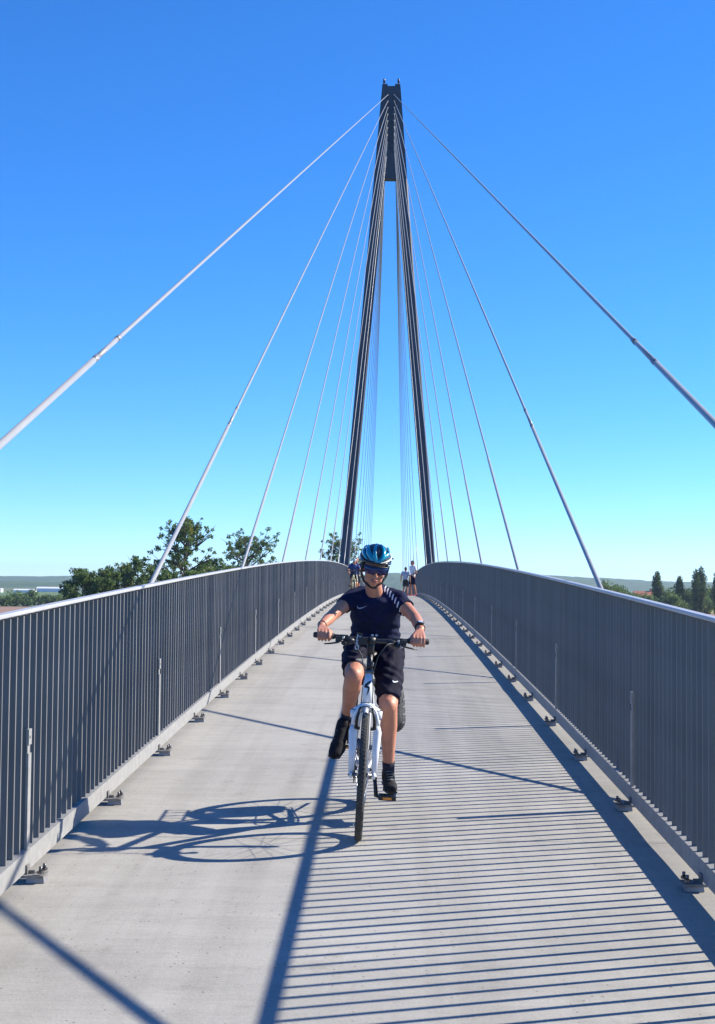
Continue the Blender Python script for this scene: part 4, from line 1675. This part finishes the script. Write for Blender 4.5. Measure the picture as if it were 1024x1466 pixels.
def simple_person(label, base, h, face, top_m, bot_m, shoe_m, hair_m, pose='stand', helmet=None, seed=0, skin=M['skin'], reach=None):
    """standing / riding figure, local frame faces -Y before the turn 'face'"""
    z0 = deck_z(base[1])
    root = tag(empty('person', (base[0], base[1], z0), (0, 0, face)), label, 'person')
    k = h / 1.75
    bm = MB()
    P = lambda x, y, z: V3(x, y, z) * k
    if pose == 'ride':
        hipc, chest, headc = P(0, .12, 1.02), P(0, -.10, 1.36), P(0, -.24, 1.66)
        hip = {s: P(s * .09, .12, .98) for s in (-1, 1)}
        knee = {-1: P(-.12, -.24, .80), 1: P(.12, -.20, .60)}
        ank = {-1: P(-.10, -.02, .44), 1: P(.10, -.06, .16)}
        sho = {s: P(s * .19, -.10, 1.42) for s in (-1, 1)}
        elb = {s: P(s * .29, -.26, 1.22) for s in (-1, 1)}
        wri = {s: P(s * .29, -.50, 1.12) for s in (-1, 1)}
    else:
        hipc, chest, headc = P(0, .0, .95), P(0, .0, 1.30), P(0, -.03, 1.635)
        hip = {s: P(s * .09, 0, .92) for s in (-1, 1)}
        knee = {-1: P(-.10, -.07, .50), 1: P(.10, .03, .50)}
        ank = {-1: P(-.11, -.02, .09), 1: P(.11, .12, .09)}
        sho = {s: P(s * .19, .01, 1.42) for s in (-1, 1)}
        elb = {s: P(s * .27, .05, 1.14) for s in (-1, 1)}
        wri = {s: P(s * (.12 if reach == 'waist' else .29), -.20 if reach == 'waist' else -.02, 1.02 if reach == 'waist' else .90) for s in (-1, 1)}
    bm.limb([hipc, hipc.lerp(chest, .5), chest], [.135 * k, .12 * k, .135 * k], n=16, flat=.72, up=(0, 1, 0))
    bm.limb([sho[-1], chest + P(0, 0, .10), sho[1]], [.055 * k, .075 * k, .055 * k])
    bm.limb([chest + P(0, 0, .12), headc + P(0, .02, -.07)], [.056 * k, .050 * k])
    hrot = face_rot(0, R(8), 0)
    head_parts(bm, headc, hrot, 1.02 * k)
    heels, toes = {}, {}
    for s in (-1, 1):
        bm.limb([sho[s], elb[s]], [.050 * k, .038 * k])
        bm.limb([elb[s], elb[s].lerp(wri[s], .3), wri[s]], [.038 * k, .038 * k, .026 * k])
        d = (wri[s] - elb[s])
        if pose == 'ride':
            hand_on_bar(bm, wri[s] + P(0, -.075, -.03), wri[s], s, k)
        else:
            free_hand(bm, wri[s], d, s, k)
        bm.limb([hip[s], hip[s].lerp(knee[s], .5), knee[s]], [.090 * k, .078 * k, .056 * k])
        bm.limb([knee[s], knee[s].lerp(ank[s], .3) + P(0, .015, 0), ank[s]], [.055 * k, .056 * k, .035 * k])
        heels[s] = ank[s] + P(0, .06, -.085)
        toes[s] = ank[s] + P(s * .02, -.19, -.085)
        bm.limb([ank[s], ank[s] + P(0, -.05, -.04), ank[s] + P(0, -.13, -.055)], [.034 * k, .034 * k, .028 * k])
    bo = bm.build('body', skin, root)
    remesh_obj(bo, .011 * k, 3)
    tb = MB()
    tb.tube([hipc + P(0, 0, .02), hipc.lerp(chest, .5), chest, chest + P(0, 0, .12), chest + P(0, 0, .20)], [.165 * k, .155 * k, .165 * k, .14 * k, .075 * k], 20, flat=.74, up=(0, 1, 0))
    for s in (-1, 1):
        tb.blob(sho[s], .080 * k)
        tb.tube([sho[s], sho[s].lerp(elb[s], .62)], [.076 * k, .066 * k], 14)
        tb.limb([sho[s], chest + P(0, 0, .09)], [.07 * k, .092 * k])
    o = tb.build('shirt', top_m, root)
    remesh_obj(o, .014 * k, 4)
    sb = MB()
    sb.tube([hipc + P(0, 0, .07), hipc + P(0, 0, -.06)], [.158 * k, .16 * k], 18, flat=.78, up=(0, 1, 0))
    for s in (-1, 1):
        sb.tube([hip[s], hip[s].lerp(knee[s], .82)], [.102 * k, .088 * k], 16)
    o = sb.build('shorts', bot_m, root)
    remesh_obj(o, .014 * k, 3)
    for s in (-1, 1):
        sho_o, q = shoe_obj(root, heels[s], toes[s], shoe_m, M['tee'], k)
    if helmet is not None:
        hm = MB()
        hm.blob(headc + P(0, .015, .055), (.098 * k, .125 * k, .085 * k), rot=hrot)
        hl = hm.build('helmet', helmet, root)
        v = MB()
        for a_ in (-.045, 0, .045):
            v.tube([headc + P(a_, -.085, .09), headc + P(a_ * .8, .01, .144), headc + P(a_, .10, .10)], .010 * k, 8)
        v.build('vent', M['hblack'], hl)
    else:
        hm = MB()
        hm.blob(headc + P(0, .028, .040), (.082 * k, .088 * k, .085 * k), rot=hrot)
        hm.blob(headc + P(0, .05, -.01), (.076 * k, .07 * k, .075 * k), rot=hrot)
        o = hm.build('hair', hair_m, root)
        remesh_obj(o, .012 * k, 3)
    return root


simple_person('man in white T-shirt, dark shorts and red shoes standing at the top of the bridge', (1.27, 68, 0), 1.63, R(-60), M['tee'], M['navy'], M['red'], M['hair'], reach='waist')
simple_person('child in pale grey top and black shorts standing left of the man in white', (.93, 66.5, 0), 1.30, R(170), M['greytee'], M['black'], M['red'], M['hair'])
far_bike = bicycle('distant pale yellow bicycle ridden over the top of the bridge', (-1.24, 60.0, deck_z(60) + .001), (-R(.3), 0, R(8)), M['yellow'], False, R(30), False)
simple_person('distant cyclist in blue jersey and white helmet riding the yellow bicycle', (-1.27, 60.78, 0), 1.52, R(8), M['bluejersey'], M['black'], M['shoe'], M['hair'], pose='ride', helmet=M['hwhite'])
simple_person('dark-haired person in dark top walking behind the distant cyclist', (-1.24, 64.5, 0), 1.66, R(10), M['navy'], M['black'], M['shoe'], M['hair'])

# ------------------------------------------------------------ haze
hz = MB()
hz.box((0, 2700, 30), (11000, 8200, 80))
hm = bpy.data.materials.new('haze')
hm.use_nodes = True
nt = hm.node_tree
nt.nodes.clear()
ho = nt.nodes.new('ShaderNodeOutputMaterial')
pv = nt.nodes.new('ShaderNodeVolumePrincipled')
pv.inputs['Color'].default_value = (0.62, 0.80, 1.0, 1)
pv.inputs['Density'].default_value = 0.00010
pv.inputs['Anisotropy'].default_value = 0.2
nt.links.new(pv.outputs[0], ho.inputs['Volume'])
ho_ = hz.build('haze', hm)
ho_['kind'] = 'stuff'
